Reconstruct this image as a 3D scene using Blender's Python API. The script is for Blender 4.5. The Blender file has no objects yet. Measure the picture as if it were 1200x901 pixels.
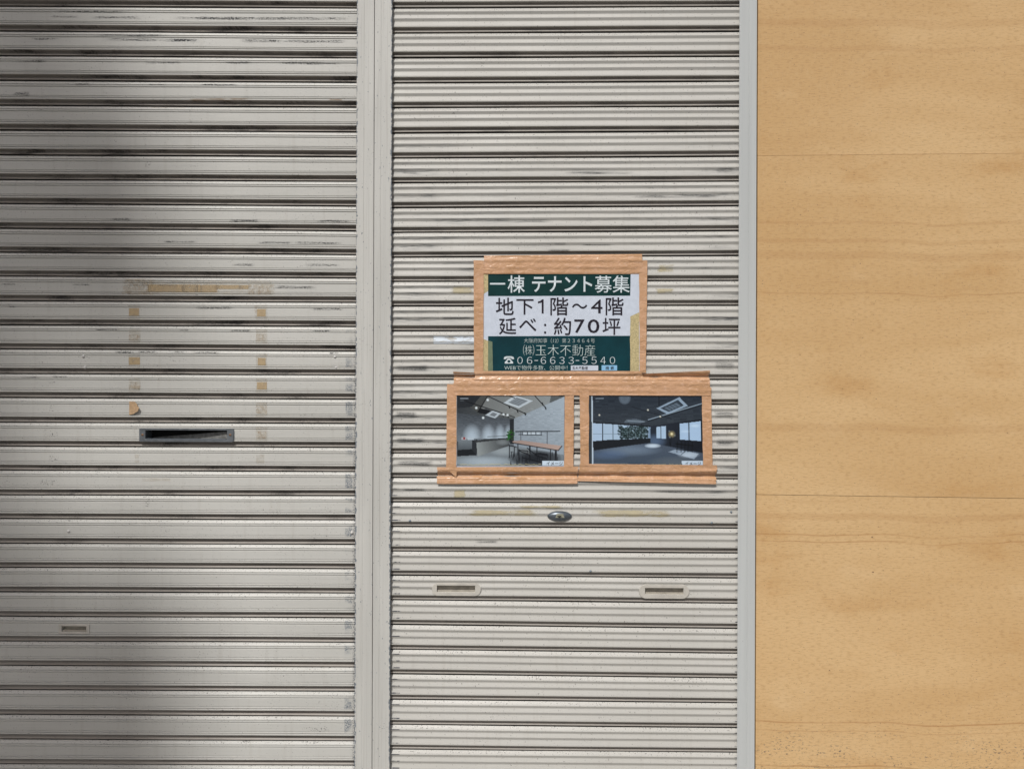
import bpy, bmesh, math, random
import numpy as np
from mathutils import Vector, Matrix, noise as mnoise

# ------------------------------------------------------------------ camera, sky, sun, exposure
R = math.radians
random.seed(7)
scene = bpy.context.scene
col = scene.collection
W0, H0 = 1200.0, 901.0          # photograph size in pixels
FPX = 924.0                     # focal length in photograph pixels
DIST = 2.107                    # camera to shutter plane
CAMZ = 1.45
YAW, ROLL = R(0.7), R(0.19)
SUN_EL, SUN_AZ = 50.0, 20.0     # elevation, degrees left of straight-on

cam_data = bpy.data.cameras.new('camera')
cam = bpy.data.objects.new('camera', cam_data)
col.objects.link(cam)
cam_data.sensor_fit = 'HORIZONTAL'
cam_data.sensor_width = 36.0
cam_data.lens = 36.0 * FPX / W0
cam_data.clip_start = 0.02
cam_data.clip_end = 500
CAMROT = Matrix.Rotation(YAW, 3, 'Z') @ Matrix.Rotation(R(90), 3, 'X') @ Matrix.Rotation(ROLL, 3, 'Z')
CAMLOC = Vector((0, -DIST, CAMZ))
cam.matrix_world = Matrix.Translation(CAMLOC) @ CAMROT.to_4x4()
scene.camera = cam

world = bpy.data.worlds.new('World')
scene.world = world
world.use_nodes = True
wn = world.node_tree
bg = wn.nodes['Background']
sky = wn.nodes.new('ShaderNodeTexSky')
sky.sky_type = 'NISHITA'
sky.sun_disc = False
sky.sun_elevation = R(SUN_EL)
sky.sun_rotation = R(180 + SUN_AZ)
sky.air_density = 1.0
sky.dust_density = 4.5
sky.ozone_density = 0.5
wn.links.new(sky.outputs[0], bg.inputs[0])
bg.inputs[1].default_value = 0.075

sun_data = bpy.data.lights.new('sun', 'SUN')
sun_data.energy = 3.2
sun_data.angle = R(0.53)
sun_data.color = (1.0, 0.975, 0.94)
sun = bpy.data.objects.new('sun', sun_data)
col.objects.link(sun)
TOSUN = Vector((-math.sin(R(SUN_AZ)) * math.cos(R(SUN_EL)), -math.cos(R(SUN_AZ)) * math.cos(R(SUN_EL)), math.sin(R(SUN_EL))))
sun.rotation_euler = TOSUN.to_track_quat('Z', 'Y').to_euler()
sun.location = (-3, -8, 12)

scene.view_settings.view_transform = 'Standard'
scene.view_settings.look = 'None'
scene.view_settings.gamma = 1
scene.view_settings.use_curve_mapping = False
scene.view_settings.exposure = -0.08

# ------------------------------------------------------------------ helpers
def P(px, py, y=0.0):
    """photograph pixel -> point on the upright plane at depth y"""
    d = CAMROT @ Vector(((px - W0 / 2) / FPX, -(py - H0 / 2) / FPX, -1.0))
    return CAMLOC + d * ((y - CAMLOC.y) / d.y)

def lin(r, g, b):
    f = lambda c: (c / 255 / 12.92) if c / 255 <= 0.04045 else ((c / 255 + 0.055) / 1.055) ** 2.4
    return (f(r), f(g), f(b), 1.0)

def tag(o, label=None, cat=None, group=None, kind=None):
    if label: o['label'] = label
    if cat: o['category'] = cat
    if group: o['group'] = group
    if kind: o['kind'] = kind
    return o

def empty(name, loc=(0, 0, 0)):
    o = bpy.data.objects.new(name, None)
    o.empty_display_size = 0.05
    o.location = loc
    col.objects.link(o)
    return o

def link(name, me, mat=None, parent=None):
    o = bpy.data.objects.new(name, me)
    col.objects.link(o)
    if mat is not None:
        me.materials.append(mat)
    if parent is not None:
        o.parent = parent
        chain = Vector((0, 0, 0))
        p = parent
        while p is not None:
            chain += p.location
            p = p.parent
        o.location = -chain                 # meshes are written in world coordinates
    return o

def mesh(name, verts, faces, mat=None, parent=None, smooth=None, uvs=None):
    me = bpy.data.meshes.new(name)
    me.from_pydata([tuple(v) for v in verts], [], faces)
    if uvs is not None:
        uvl = me.uv_layers.new(name='UVMap')
        for lp in me.loops:
            uvl.data[lp.index].uv = uvs[lp.vertex_index]
    if smooth is not None:
        for p in me.polygons: p.use_smooth = True
        me.set_sharp_from_angle(angle=R(smooth))
    me.update()
    return link(name, me, mat, parent)

class MB:
    """collects solids that make up ONE part"""
    def __init__(self): self.bm = bmesh.new()
    def box(self, x0, x1, y0, y1, z0, z1, bevel=0.0):
        vs = [self.bm.verts.new(c) for c in ((x0,y0,z0),(x1,y0,z0),(x1,y1,z0),(x0,y1,z0),(x0,y0,z1),(x1,y0,z1),(x1,y1,z1),(x0,y1,z1))]
        fs = [self.bm.faces.new([vs[i] for i in q]) for q in ((0,3,2,1),(4,5,6,7),(0,1,5,4),(1,2,6,5),(2,3,7,6),(3,0,4,7))]
        if bevel:
            es = list({e for f in fs for e in f.edges})
            bmesh.ops.bevel(self.bm, geom=es, offset=bevel, segments=2, affect='EDGES', profile=0.6)
        return self
    def prism(self, outline, y0, y1):
        """outline of (x, z) points, counter-clockwise seen from the front (-y)"""
        a = [self.bm.verts.new((x, y0, z)) for x, z in outline]
        b = [self.bm.verts.new((x, y1, z)) for x, z in outline]
        n = len(outline)
        self.bm.faces.new(a)
        self.bm.faces.new(list(reversed(b)))
        for i in range(n):
            j = (i + 1) % n
            self.bm.faces.new((a[i], b[i], b[j], a[j]))
        return self
    def ring(self, outer, inner, y0, y1, yback):
        """plate with an opening: outer/inner outlines (same count), front y0, plate back y1, opening walls to yback"""
        bm = self.bm; n = len(outer)
        of = [bm.verts.new((x, y0, z)) for x, z in outer]
        ob = [bm.verts.new((x, y1, z)) for x, z in outer]
        inf = [bm.verts.new((x, y0, z)) for x, z in inner]
        inb = [bm.verts.new((x, yback, z)) for x, z in inner]
        for i in range(n):
            j = (i + 1) % n
            bm.faces.new((of[i], of[j], inf[j], inf[i]))
            bm.faces.new((of[i], ob[i], ob[j], of[j]))
            bm.faces.new((inf[i], inf[j], inb[j], inb[i]))
        return self
    def dome(self, cx, cz, y, rx, rz, h, seg=14, rings=4):
        bm = self.bm; rows = []
        for k in range(rings):
            a = k / rings * math.pi / 2
            rows.append([bm.verts.new((cx + rx * math.cos(a) * math.cos(t), y - h * math.sin(a), cz + rz * math.cos(a) * math.sin(t)))
                         for t in (2 * math.pi * s / seg for s in range(seg))])
        top = bm.verts.new((cx, y - h, cz))
        for k in range(rings - 1):
            for s in range(seg):
                bm.faces.new((rows[k][s], rows[k][(s + 1) % seg], rows[k + 1][(s + 1) % seg], rows[k + 1][s]))
        for s in range(seg):
            bm.faces.new((rows[-1][s], rows[-1][(s + 1) % seg], top))
        return self
    def build(self, name, mat, parent=None, smooth=None):
        bmesh.ops.recalc_face_normals(self.bm, faces=self.bm.faces)
        me = bpy.data.meshes.new(name)
        self.bm.to_mesh(me); self.bm.free()
        if smooth is not None:
            for p in me.polygons: p.use_smooth = True
            me.set_sharp_from_angle(angle=R(smooth))
        return link(name, me, mat, parent)

# ------------------------------------------------------------------ materials
class NT:
    def __init__(self, name):
        self.m = bpy.data.materials.new(name)
        self.m.use_nodes = True
        self.t = self.m.node_tree
        self.b = self.t.nodes['Principled BSDF']
    def n(self, typ, **kw):
        nd = self.t.nodes.new(typ)
        for k, v in kw.items(): setattr(nd, k, v)
        return nd
    def put(self, sock, v):
        if hasattr(v, 'is_linked') or isinstance(v, bpy.types.NodeSocket):
            self.t.links.new(v, sock)
        else:
            sock.default_value = v
    def math(self, op, a, b=None, c=None, clamp=False):
        nd = self.n('ShaderNodeMath', operation=op, use_clamp=clamp)
        self.put(nd.inputs[0], a)
        if b is not None: self.put(nd.inputs[1], b)
        if c is not None: self.put(nd.inputs[2], c)
        return nd.outputs[0]
    def mul(self, *a):
        r = a[0]
        for v in a[1:]: r = self.math('MULTIPLY', r, v)
        return r
    def maprange(self, v, a, b, c=0.0, d=1.0, smooth=True):
        nd = self.n('ShaderNodeMapRange', interpolation_type='SMOOTHSTEP' if smooth else 'LINEAR')
        self.put(nd.inputs[0], v)
        for i, q in enumerate((a, b, c, d)): self.put(nd.inputs[i + 1], q)
        return nd.outputs[0]
    def band(self, v, c, w, soft=None):
        """1 inside c +- w, soft edge"""
        d = self.math('ABSOLUTE', self.math('SUBTRACT', v, c))
        s = soft if soft is not None else w * 0.6
        return self.maprange(d, w, w + s, 1.0, 0.0)
    def pos(self):
        return self.n('ShaderNodeNewGeometry').outputs['Position']
    def sep(self, v):
        nd = self.n('ShaderNodeSeparateXYZ'); self.put(nd.inputs[0], v); return nd.outputs
    def scaled(self, v, s, off=(0, 0, 0)):
        nd = self.n('ShaderNodeMapping'); self.put(nd.inputs['Vector'], v)
        nd.inputs['Scale'].default_value = s; nd.inputs['Location'].default_value = off
        return nd.outputs[0]
    def noise(self, v, scale=1.0, detail=3.0, rough=0.55, dist=0.0):
        nd = self.n('ShaderNodeTexNoise'); self.put(nd.inputs['Vector'], v)
        nd.inputs['Scale'].default_value = scale; nd.inputs['Detail'].default_value = detail
        nd.inputs['Roughness'].default_value = rough; nd.inputs['Distortion'].default_value = dist
        return nd.outputs[0]
    def mix(self, f, a, b, mode='MIX'):
        nd = self.n('ShaderNodeMix', data_type='RGBA', blend_type=mode)
        self.put(nd.inputs[0], f); self.put(nd.inputs[6], a); self.put(nd.inputs[7], b)
        return nd.outputs[2]
    def bump(self, h, strength=0.3, dist=0.001):
        nd = self.n('ShaderNodeBump'); self.put(nd.inputs['Height'], h)
        nd.inputs['Strength'].default_value = strength; nd.inputs['Distance'].default_value = dist
        self.t.links.new(nd.outputs[0], self.b.inputs['Normal'])
    def done(self, color=None, rough=None, metal=None, alpha=None, spec=None):
        if color is not None: self.put(self.b.inputs['Base Color'], color)
        if rough is not None: self.put(self.b.inputs['Roughness'], rough)
        if metal is not None: self.put(self.b.inputs['Metallic'], metal)
        if alpha is not None: self.put(self.b.inputs['Alpha'], alpha)
        if spec is not None: self.put(self.b.inputs['Specular IOR Level'], spec)
        return self.m

ZPX = lambda py: P(600, py).z
XPX = lambda px: P(px, 450).x

def slat_material(kind):
    k = NT('painted_slats_' + kind)
    p = k.pos(); px = k.sep(p)
    uv = k.n('ShaderNodeTexCoord').outputs['UV']; us = k.sep(uv)
    u, v = us[0], us[1]
    info = k.n('ShaderNodeObjectInfo').outputs['Random']
    a = (0.556, 0.555, 0.527, 1) if kind == 'flat' else (0.524, 0.518, 0.488, 1)
    b = (0.498, 0.498, 0.470, 1) if kind == 'flat' else (0.466, 0.460, 0.430, 1)
    big = k.noise(k.scaled(p, (1.6, 1, 2.4)), 1.0, 4)
    c = k.mix(k.maprange(big, 0.3, 0.7), a, b)
    # slat to slat tone
    c = k.mix(k.math('MULTIPLY', info, 0.10), c, (0.40, 0.39, 0.36, 1))
    # faint vertical rain runs and long horizontal rub lines
    runs = k.noise(k.scaled(p, (60, 1, 5)), 1.0, 3)
    c = k.mix(k.maprange(runs, 0.52, 0.75, 0, 0.16), c, (0.33, 0.31, 0.27, 1))
    rub = k.noise(k.scaled(p, (5, 1, 420)), 1.0, 3)
    c = k.mix(k.maprange(rub, 0.54, 0.72, 0, 0.22), c, (0.30, 0.29, 0.27, 1))
    # specks of dirt, thick along the upper edge of each slat
    sp = k.noise(k.scaled(p, (1, 1, 1)), 270, 2, 0.6)
    spb = k.noise(k.scaled(p, (1, 1, 1)), 13, 3)
    top = k.maprange(v, 0.03, 0.22, 1.0, 0.0)
    thr = k.math('SUBTRACT', 0.690, k.math('ADD', k.math('MULTIPLY', top, 0.065), k.maprange(spb, 0.45, 0.75, 0, 0.05)))
    spm = k.maprange(k.math('SUBTRACT', sp, thr), 0.0, 0.025, 0, 0.8)
    c = k.mix(spm, c, (0.09, 0.085, 0.08, 1))
    # groove between slats: even brown tint painting in its shade, plus patchy grime
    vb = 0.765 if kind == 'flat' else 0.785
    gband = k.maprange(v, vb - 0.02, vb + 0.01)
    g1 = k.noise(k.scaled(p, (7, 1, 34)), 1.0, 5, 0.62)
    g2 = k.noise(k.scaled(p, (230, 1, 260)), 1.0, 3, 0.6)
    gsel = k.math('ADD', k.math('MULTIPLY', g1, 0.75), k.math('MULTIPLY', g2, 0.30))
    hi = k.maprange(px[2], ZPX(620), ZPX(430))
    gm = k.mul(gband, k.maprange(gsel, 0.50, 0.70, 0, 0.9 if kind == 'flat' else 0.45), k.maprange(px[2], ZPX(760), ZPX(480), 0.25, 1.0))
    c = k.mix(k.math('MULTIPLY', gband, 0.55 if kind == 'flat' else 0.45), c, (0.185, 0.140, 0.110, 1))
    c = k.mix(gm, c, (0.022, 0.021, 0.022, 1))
    if kind == 'flat':
        # polishing marks where the slat ends rub in the guide
        xr = k.band(px[0], XPX(409.5), XPX(413) - XPX(409.5), 0.003)
        low = k.maprange(px[2], ZPX(470), ZPX(330), 1, 0)
        rn = k.noise(k.scaled(p, (330, 1, 330)), 1.0, 2)
        rz = k.noise(k.scaled(p, (14, 1, 26)), 1.0, 2)
        face = k.band(v, 0.38, 0.26, 0.06)
        m = k.mul(xr, low, face, k.maprange(rz, 0.42, 0.58), k.maprange(rn, 0.40, 0.62, 0.1, 0.9))
        c = k.mix(m, c, (0.10, 0.13, 0.17, 1))
        xe = k.maprange(px[0], XPX(413), XPX(417))
        m2 = k.mul(xe, low, k.maprange(rn, 0.42, 0.6, 0, 0.9))
        c = k.mix(m2, c, (0.07, 0.08, 0.10, 1))
    else:
        # scuffs in the hollows between the ribs
        zone = k.mul(k.maprange(px[2], ZPX(120), ZPX(230)), k.maprange(px[2], ZPX(600), ZPX(560)))
        s1 = k.noise(k.scaled(p, (4.5, 1, 42)), 1.0, 4, 0.6)
        s2 = k.noise(k.scaled(p, (26, 1, 420)), 1.0, 3, 0.6)
        hol = k.math('MAXIMUM', k.band(v, 0.515, 0.055, 0.05), k.math('MULTIPLY', k.band(v, 0.235, 0.04, 0.05), 0.8))
        hol = k.math('MAXIMUM', hol, k.math('MULTIPLY', k.band(v, 0.66, 0.03, 0.06), 0.5))
        edge = k.math('MAXIMUM', k.maprange(px[0], XPX(500), XPX(610), 1, 0.45), k.maprange(px[0], XPX(790), XPX(850), 0.45, 1))
        m = k.mul(zone, hol, edge, k.maprange(s1, 0.40, 0.64), k.maprange(s2, 0.35, 0.68, 0.15, 1.0))
        c = k.mix(m, c, (0.055, 0.062, 0.070, 1))
        # wear ticks at both slat ends
        rn = k.noise(k.scaled(p, (60, 1, 60)), 1.0, 2)
        xl = k.math('MAXIMUM', k.band(px[0], XPX(465), 0.009, 0.004), k.maprange(px[0], XPX(861), XPX(863)))
        tick = k.math('MAXIMUM', k.band(v, 0.165, 0.012, 0.012), k.math('MAXIMUM', k.band(v, 0.43, 0.012, 0.014), k.band(v, 0.71, 0.014, 0.014)))
        low = k.maprange(px[2], ZPX(590), ZPX(540), 1, 0.0)
        c = k.mix(k.mul(xl, tick, low, k.maprange(rn, 0.40, 0.55, 0.2, 0.95)), c, (0.030, 0.034, 0.055, 1))
        # dark chips
        ch = k.noise(k.scaled(p, (1, 1, 1)), 130, 1, 0.5)
        c = k.mix(k.maprange(ch, 0.775, 0.79, 0, 0.7), c, (0.10, 0.095, 0.09, 1))
    dents = k.noise(k.scaled(p, (5, 1, 22)), 1.0, 3)
    fine = k.noise(k.scaled(p, (1, 1, 1)), 700, 2)
    k.bump(k.math('ADD', k.math('MULTIPLY', dents, 1.0), k.math('MULTIPLY', fine, 0.035)), 0.35, 0.0016)
    return k.done(c, k.maprange(big, 0.3, 0.7, 0.42, 0.58), spec=0.35)

def post_material():
    k = NT('painted_post')
    p = k.pos(); px = k.sep(p)
    uv = k.n('ShaderNodeTexCoord').outputs['UV']; us = k.sep(uv)
    n1 = k.noise(k.scaled(p, (14, 10, 2.2)), 1.0, 4)
    c = k.mix(k.maprange(n1, 0.3, 0.7), (0.562, 0.562, 0.535, 1), (0.497, 0.497, 0.472, 1))
    vr = k.noise(k.scaled(p, (260, 1, 3)), 1.0, 3)
    c = k.mix(k.maprange(vr, 0.50, 0.72, 0, 0.34), c, (0.33, 0.315, 0.285, 1))
    # chips: dense at the worn outer corner (u = distance from it in metres), sparse elsewhere
    ed = k.maprange(us[0], 0.0, 0.0055, 1, 0)
    lowz = k.maprange(px[2], ZPX(300), ZPX(800), 0, 1)
    ch = k.noise(k.scaled(p, (170, 60, 90)), 1.0, 4, 0.62)
    thr = k.math('SUBTRACT', 0.655, k.math('ADD', k.math('MULTIPLY', ed, 0.21), k.math('MULTIPLY', k.math('MULTIPLY', ed, lowz), 0.05)))
    m = k.maprange(k.math('SUBTRACT', ch, thr), 0.0, 0.03, 0, 0.9)
    tone = k.noise(p, 30, 2)
    c = k.mix(m, c, k.mix(tone, (0.07, 0.085, 0.105, 1), (0.20, 0.24, 0.28, 1)))
    sp = k.math('ADD', k.noise(p, 210, 3, 0.7), k.maprange(k.noise(p, 14, 3), 0.40, 0.70, -0.07, 0.05))
    c = k.mix(k.maprange(sp, 0.675, 0.70, 0, 0.7), c, (0.10, 0.10, 0.10, 1))
    k.bump(k.math('SUBTRACT', k.math('MULTIPLY', n1, 0.4), m), 0.25, 0.0006)
    return k.done(c, 0.5, spec=0.35)

def alu_material():
    k = NT('grey_aluminium_rail')
    p = k.pos()
    n1 = k.noise(k.scaled(p, (40, 10, 0.9)), 1.0, 4)
    c = k.mix(k.maprange(n1, 0.3, 0.7), (0.510, 0.535, 0.535, 1), (0.465, 0.487, 0.487, 1))
    vr = k.noise(k.scaled(p, (420, 1, 1.2)), 1.0, 2)
    c = k.mix(k.maprange(vr, 0.56, 0.75, 0, 0.2), c, (0.35, 0.38, 0.40, 1))
    sp = k.noise(p, 260, 2, 0.6)
    c = k.mix(k.maprange(sp, 0.735, 0.75, 0, 0.6), c, (0.14, 0.14, 0.15, 1))
    k.bump(n1, 0.1, 0.001)
    return k.done(c, 0.45, metal=0.0, spec=0.5)

def plywood_material():
    k = NT('lauan_plywood')
    p = k.pos(); px = k.sep(p)
    info = k.n('ShaderNodeObjectInfo').outputs['Random']
    shift = k.n('ShaderNodeCombineXYZ'); k.put(shift.inputs[0], k.math('MULTIPLY', info, 31.0)); k.put(shift.inputs[2], k.math('MULTIPLY', info, 17.0))
    va = k.n('ShaderNodeVectorMath', operation='ADD'); k.put(va.inputs[0], p); k.put(va.inputs[1], shift.outputs[0])
    q = va.outputs[0]
    cloud = k.noise(k.scaled(q, (1.3, 1, 4.2)), 1.0, 4, 0.55, 0.4)
    c = k.mix(k.maprange(cloud, 0.32, 0.68), (0.650, 0.448, 0.232, 1), (0.570, 0.368, 0.172, 1))
    blot = k.noise(k.scaled(q, (3.5, 1, 7)), 1.0, 5, 0.6)
    c = k.mix(k.maprange(blot, 0.56, 0.76, 0, 0.5), c, (0.70, 0.51, 0.29, 1))
    c = k.mix(k.maprange(blot, 0.46, 0.26, 0, 0.5), c, (0.50, 0.28, 0.105, 1))
    # fine grain along the sheet, plus the fine cross checks of rotary veneer
    g = k.noise(k.scaled(q, (62, 1, 300)), 1.0, 3, 0.65)
    c = k.mix(k.maprange(g, 0.47, 0.68, 0, 0.45), c, (0.38, 0.215, 0.085, 1))
    g3 = k.noise(k.scaled(q, (3.0, 1, 75)), 1.0, 3, 0.6)
    c = k.mix(k.maprange(g3, 0.55, 0.75, 0, 0.18), c, (0.40, 0.225, 0.09, 1))
    x = k.noise(k.scaled(q, (210, 1, 60)), 1.0, 3, 0.6)
    c = k.mix(k.maprange(x, 0.50, 0.70, 0, 0.30), c, (0.60, 0.43, 0.25, 1))
    # a few thin reddish figure lines wandering along the sheet
    wav = k.math('ADD', k.math('MULTIPLY', k.math('SUBTRACT', k.noise(k.scaled(p, (2.4, 1, 0.0), (3, 0, 0)), 1.0, 2), 0.5), 0.05), k.math('MULTIPLY', k.math('SUBTRACT', k.noise(k.scaled(p, (9, 1, 7), (5, 0, 2)), 1.0, 2), 0.5), 0.010))
    zz = k.math('ADD', px[2], wav)
    brk = k.noise(k.scaled(p, (3.2, 1, 30), (9, 0, 1)), 1.0, 3)
    for zpx, wd, al in ((624, 0.0011, 0.42), (632, 0.0009, 0.50), (842, 0.0012, 0.50), (852, 0.0008, 0.3), (893, 0.0012, 0.5), (344, 0.0009, 0.35), (300, 0.006, 0.16), (283, 0.003, 0.18), (262, 0.002, 0.2), (603, 0.005, 0.2), (60, 0.004, 0.12), (30, 0.006, 0.14), (500, 0.006, 0.14)):
        m = k.mul(k.band(zz, ZPX(zpx), wd, wd * 1.4), k.maprange(brk, 0.38, 0.60, 0.15, al))
        c = k.mix(m, c, (0.36, 0.17, 0.055, 1))
    # short pores
    po = k.noise(k.scaled(q, (150, 1, 260)), 1.0, 2, 0.6)
    lowz = k.maprange(px[2], ZPX(700), ZPX(880))
    c = k.mix(k.maprange(k.math('ADD', po, k.math('MULTIPLY', lowz, 0.02)), 0.675, 0.70, 0, 0.65), c, (0.15, 0.09, 0.045, 1))
    # mildew flecks near the foot of the hoarding
    md = k.noise(k.scaled(q, (120, 1, 210)), 1.0, 3, 0.6)
    mb = k.noise(k.scaled(q, (6, 1, 22)), 1.0, 3)
    mm = k.mul(k.maprange(px[2], ZPX(835), ZPX(880)), k.maprange(md, 0.575, 0.62), k.maprange(mb, 0.45, 0.60, 0.15, 0.85))
    c = k.mix(mm, c, (0.085, 0.078, 0.075, 1))
    k.bump(k.math('ADD', k.math('MULTIPLY', g, 0.35), k.math('MULTIPLY', blot, 1.0)), 0.22, 0.0012)
    return k.done(c, 0.58, spec=0.3)

def tape_material():
    k = NT('brown_packing_tape')
    p = k.pos()
    n1 = k.noise(k.scaled(p, (22, 22, 22)), 1.0, 4)
    c = k.mix(k.maprange(n1, 0.3, 0.7), (0.590, 0.355, 0.215, 1), (0.500, 0.290, 0.155, 1))
    # air pockets under the film read a little paler
    bub = k.noise(k.scaled(p, (90, 20, 140)), 1.0, 3, 0.6)
    c = k.mix(k.maprange(bub, 0.52, 0.68, 0, 0.45), c, (0.68, 0.46, 0.33, 1))
    w = k.noise(k.scaled(p, (42, 10, 75)), 1.0, 2, 0.5, 0.9)
    patch = k.maprange(k.noise(k.scaled(p, (11, 10, 11)), 1.0, 2), 0.40, 0.62, 0.35, 1.0)
    k.bump(k.mul(w, patch), 0.55, 0.0052)
    return k.done(c, k.maprange(n1, 0.3, 0.7, 0.20, 0.34), spec=0.5)

def streak_material(name, color, long_scale, amax, lo=0.36, hi=0.64, floor=0.10):
    """rubbed-off dirt: long smears broken up by fine grain, strongest along the middle"""
    k = NT(name)
    p = k.pos()
    us = k.sep(k.n('ShaderNodeTexCoord').outputs['UV'])
    eu = k.math('MINIMUM', us[0], k.math('SUBTRACT', 1.0, us[0]))
    ev = k.math('MINIMUM', us[1], k.math('SUBTRACT', 1.0, us[1]))
    n1 = k.noise(k.scaled(p, long_scale), 1.0, 4, 0.6)
    n2 = k.noise(k.scaled(p, (230, 1, 330)), 1.0, 2, 0.6)
    fall = k.math('MULTIPLY', k.maprange(eu, 0.0, 0.22), k.maprange(k.math('ADD', ev, k.math('MULTIPLY', k.math('SUBTRACT', n1, 0.5), 0.35)), 0.08, 0.42))
    a = k.mul(fall, k.maprange(n1, lo, hi, 0.12, 1.0), k.maprange(n2, 0.42, 0.56, floor, 1.0), amax)
    return k.done(color, 0.6, alpha=a, spec=0.2)

def decal_material(name, color, thr, width, nscale, maxa, color2=None, edge=0.25, rough=0.6):
    """thin stain or residue: coverage from noise, thinning towards its own edges"""
    k = NT(name)
    p = k.pos()
    us = k.sep(k.n('ShaderNodeTexCoord').outputs['UV'])
    eu = k.math('MINIMUM', us[0], k.math('SUBTRACT', 1.0, us[0]))
    ev = k.math('MINIMUM', us[1], k.math('SUBTRACT', 1.0, us[1]))
    fall = k.math('MULTIPLY', k.maprange(eu, 0.0, edge * 0.8), k.maprange(ev, 0.0, edge))
    n1 = k.noise(k.scaled(p, nscale), 1.0, 4, 0.62)
    if edge > 0.1:
        s = k.math('SUBTRACT', n1, k.math('SUBTRACT', thr + 0.22, k.math('MULTIPLY', fall, 0.22)))
    else:
        s = k.math('SUBTRACT', n1, thr)
    a = k.maprange(s, 0.0, width, 0, maxa)
    if edge <= 0.1: a = k.math('MULTIPLY', a, fall)
    c = color
    if color2 is not None:
        c = k.mix(k.maprange(k.noise(k.scaled(p, (120, 1, 90)), 1.0, 3), 0.35, 0.65), color, color2)
    return k.done(c, rough, alpha=a, spec=0.3)

def plain(name, color, rough=0.5, metal=0.0, var=0.12, nscale=25, spec=0.5, bump=0.0):
    k = NT(name)
    n1 = k.noise(k.pos(), nscale, 4)
    dark = tuple(ch * (1 - 2 * var) for ch in color[:3]) + (1,)
    c = k.mix(k.maprange(n1, 0.3, 0.7), color[:3] + (1,) if len(color) == 4 else tuple(color) + (1,), dark)
    if bump: k.bump(n1, bump, 0.001)
    return k.done(c, rough, metal=metal, spec=spec)

def print_material():
    k = NT('printed_photograph_ink')
    at = k.n('ShaderNodeVertexColor'); at.layer_name = 'print'
    sm = k.noise(k.pos(), 40, 3)
    k.put(k.b.inputs['Roughness'], k.maprange(sm, 0.3, 0.7, 0.3, 0.45))
    k.bump(sm, 0.06, 0.002)
    return k.done(at.outputs['Color'], spec=0.16)

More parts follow.
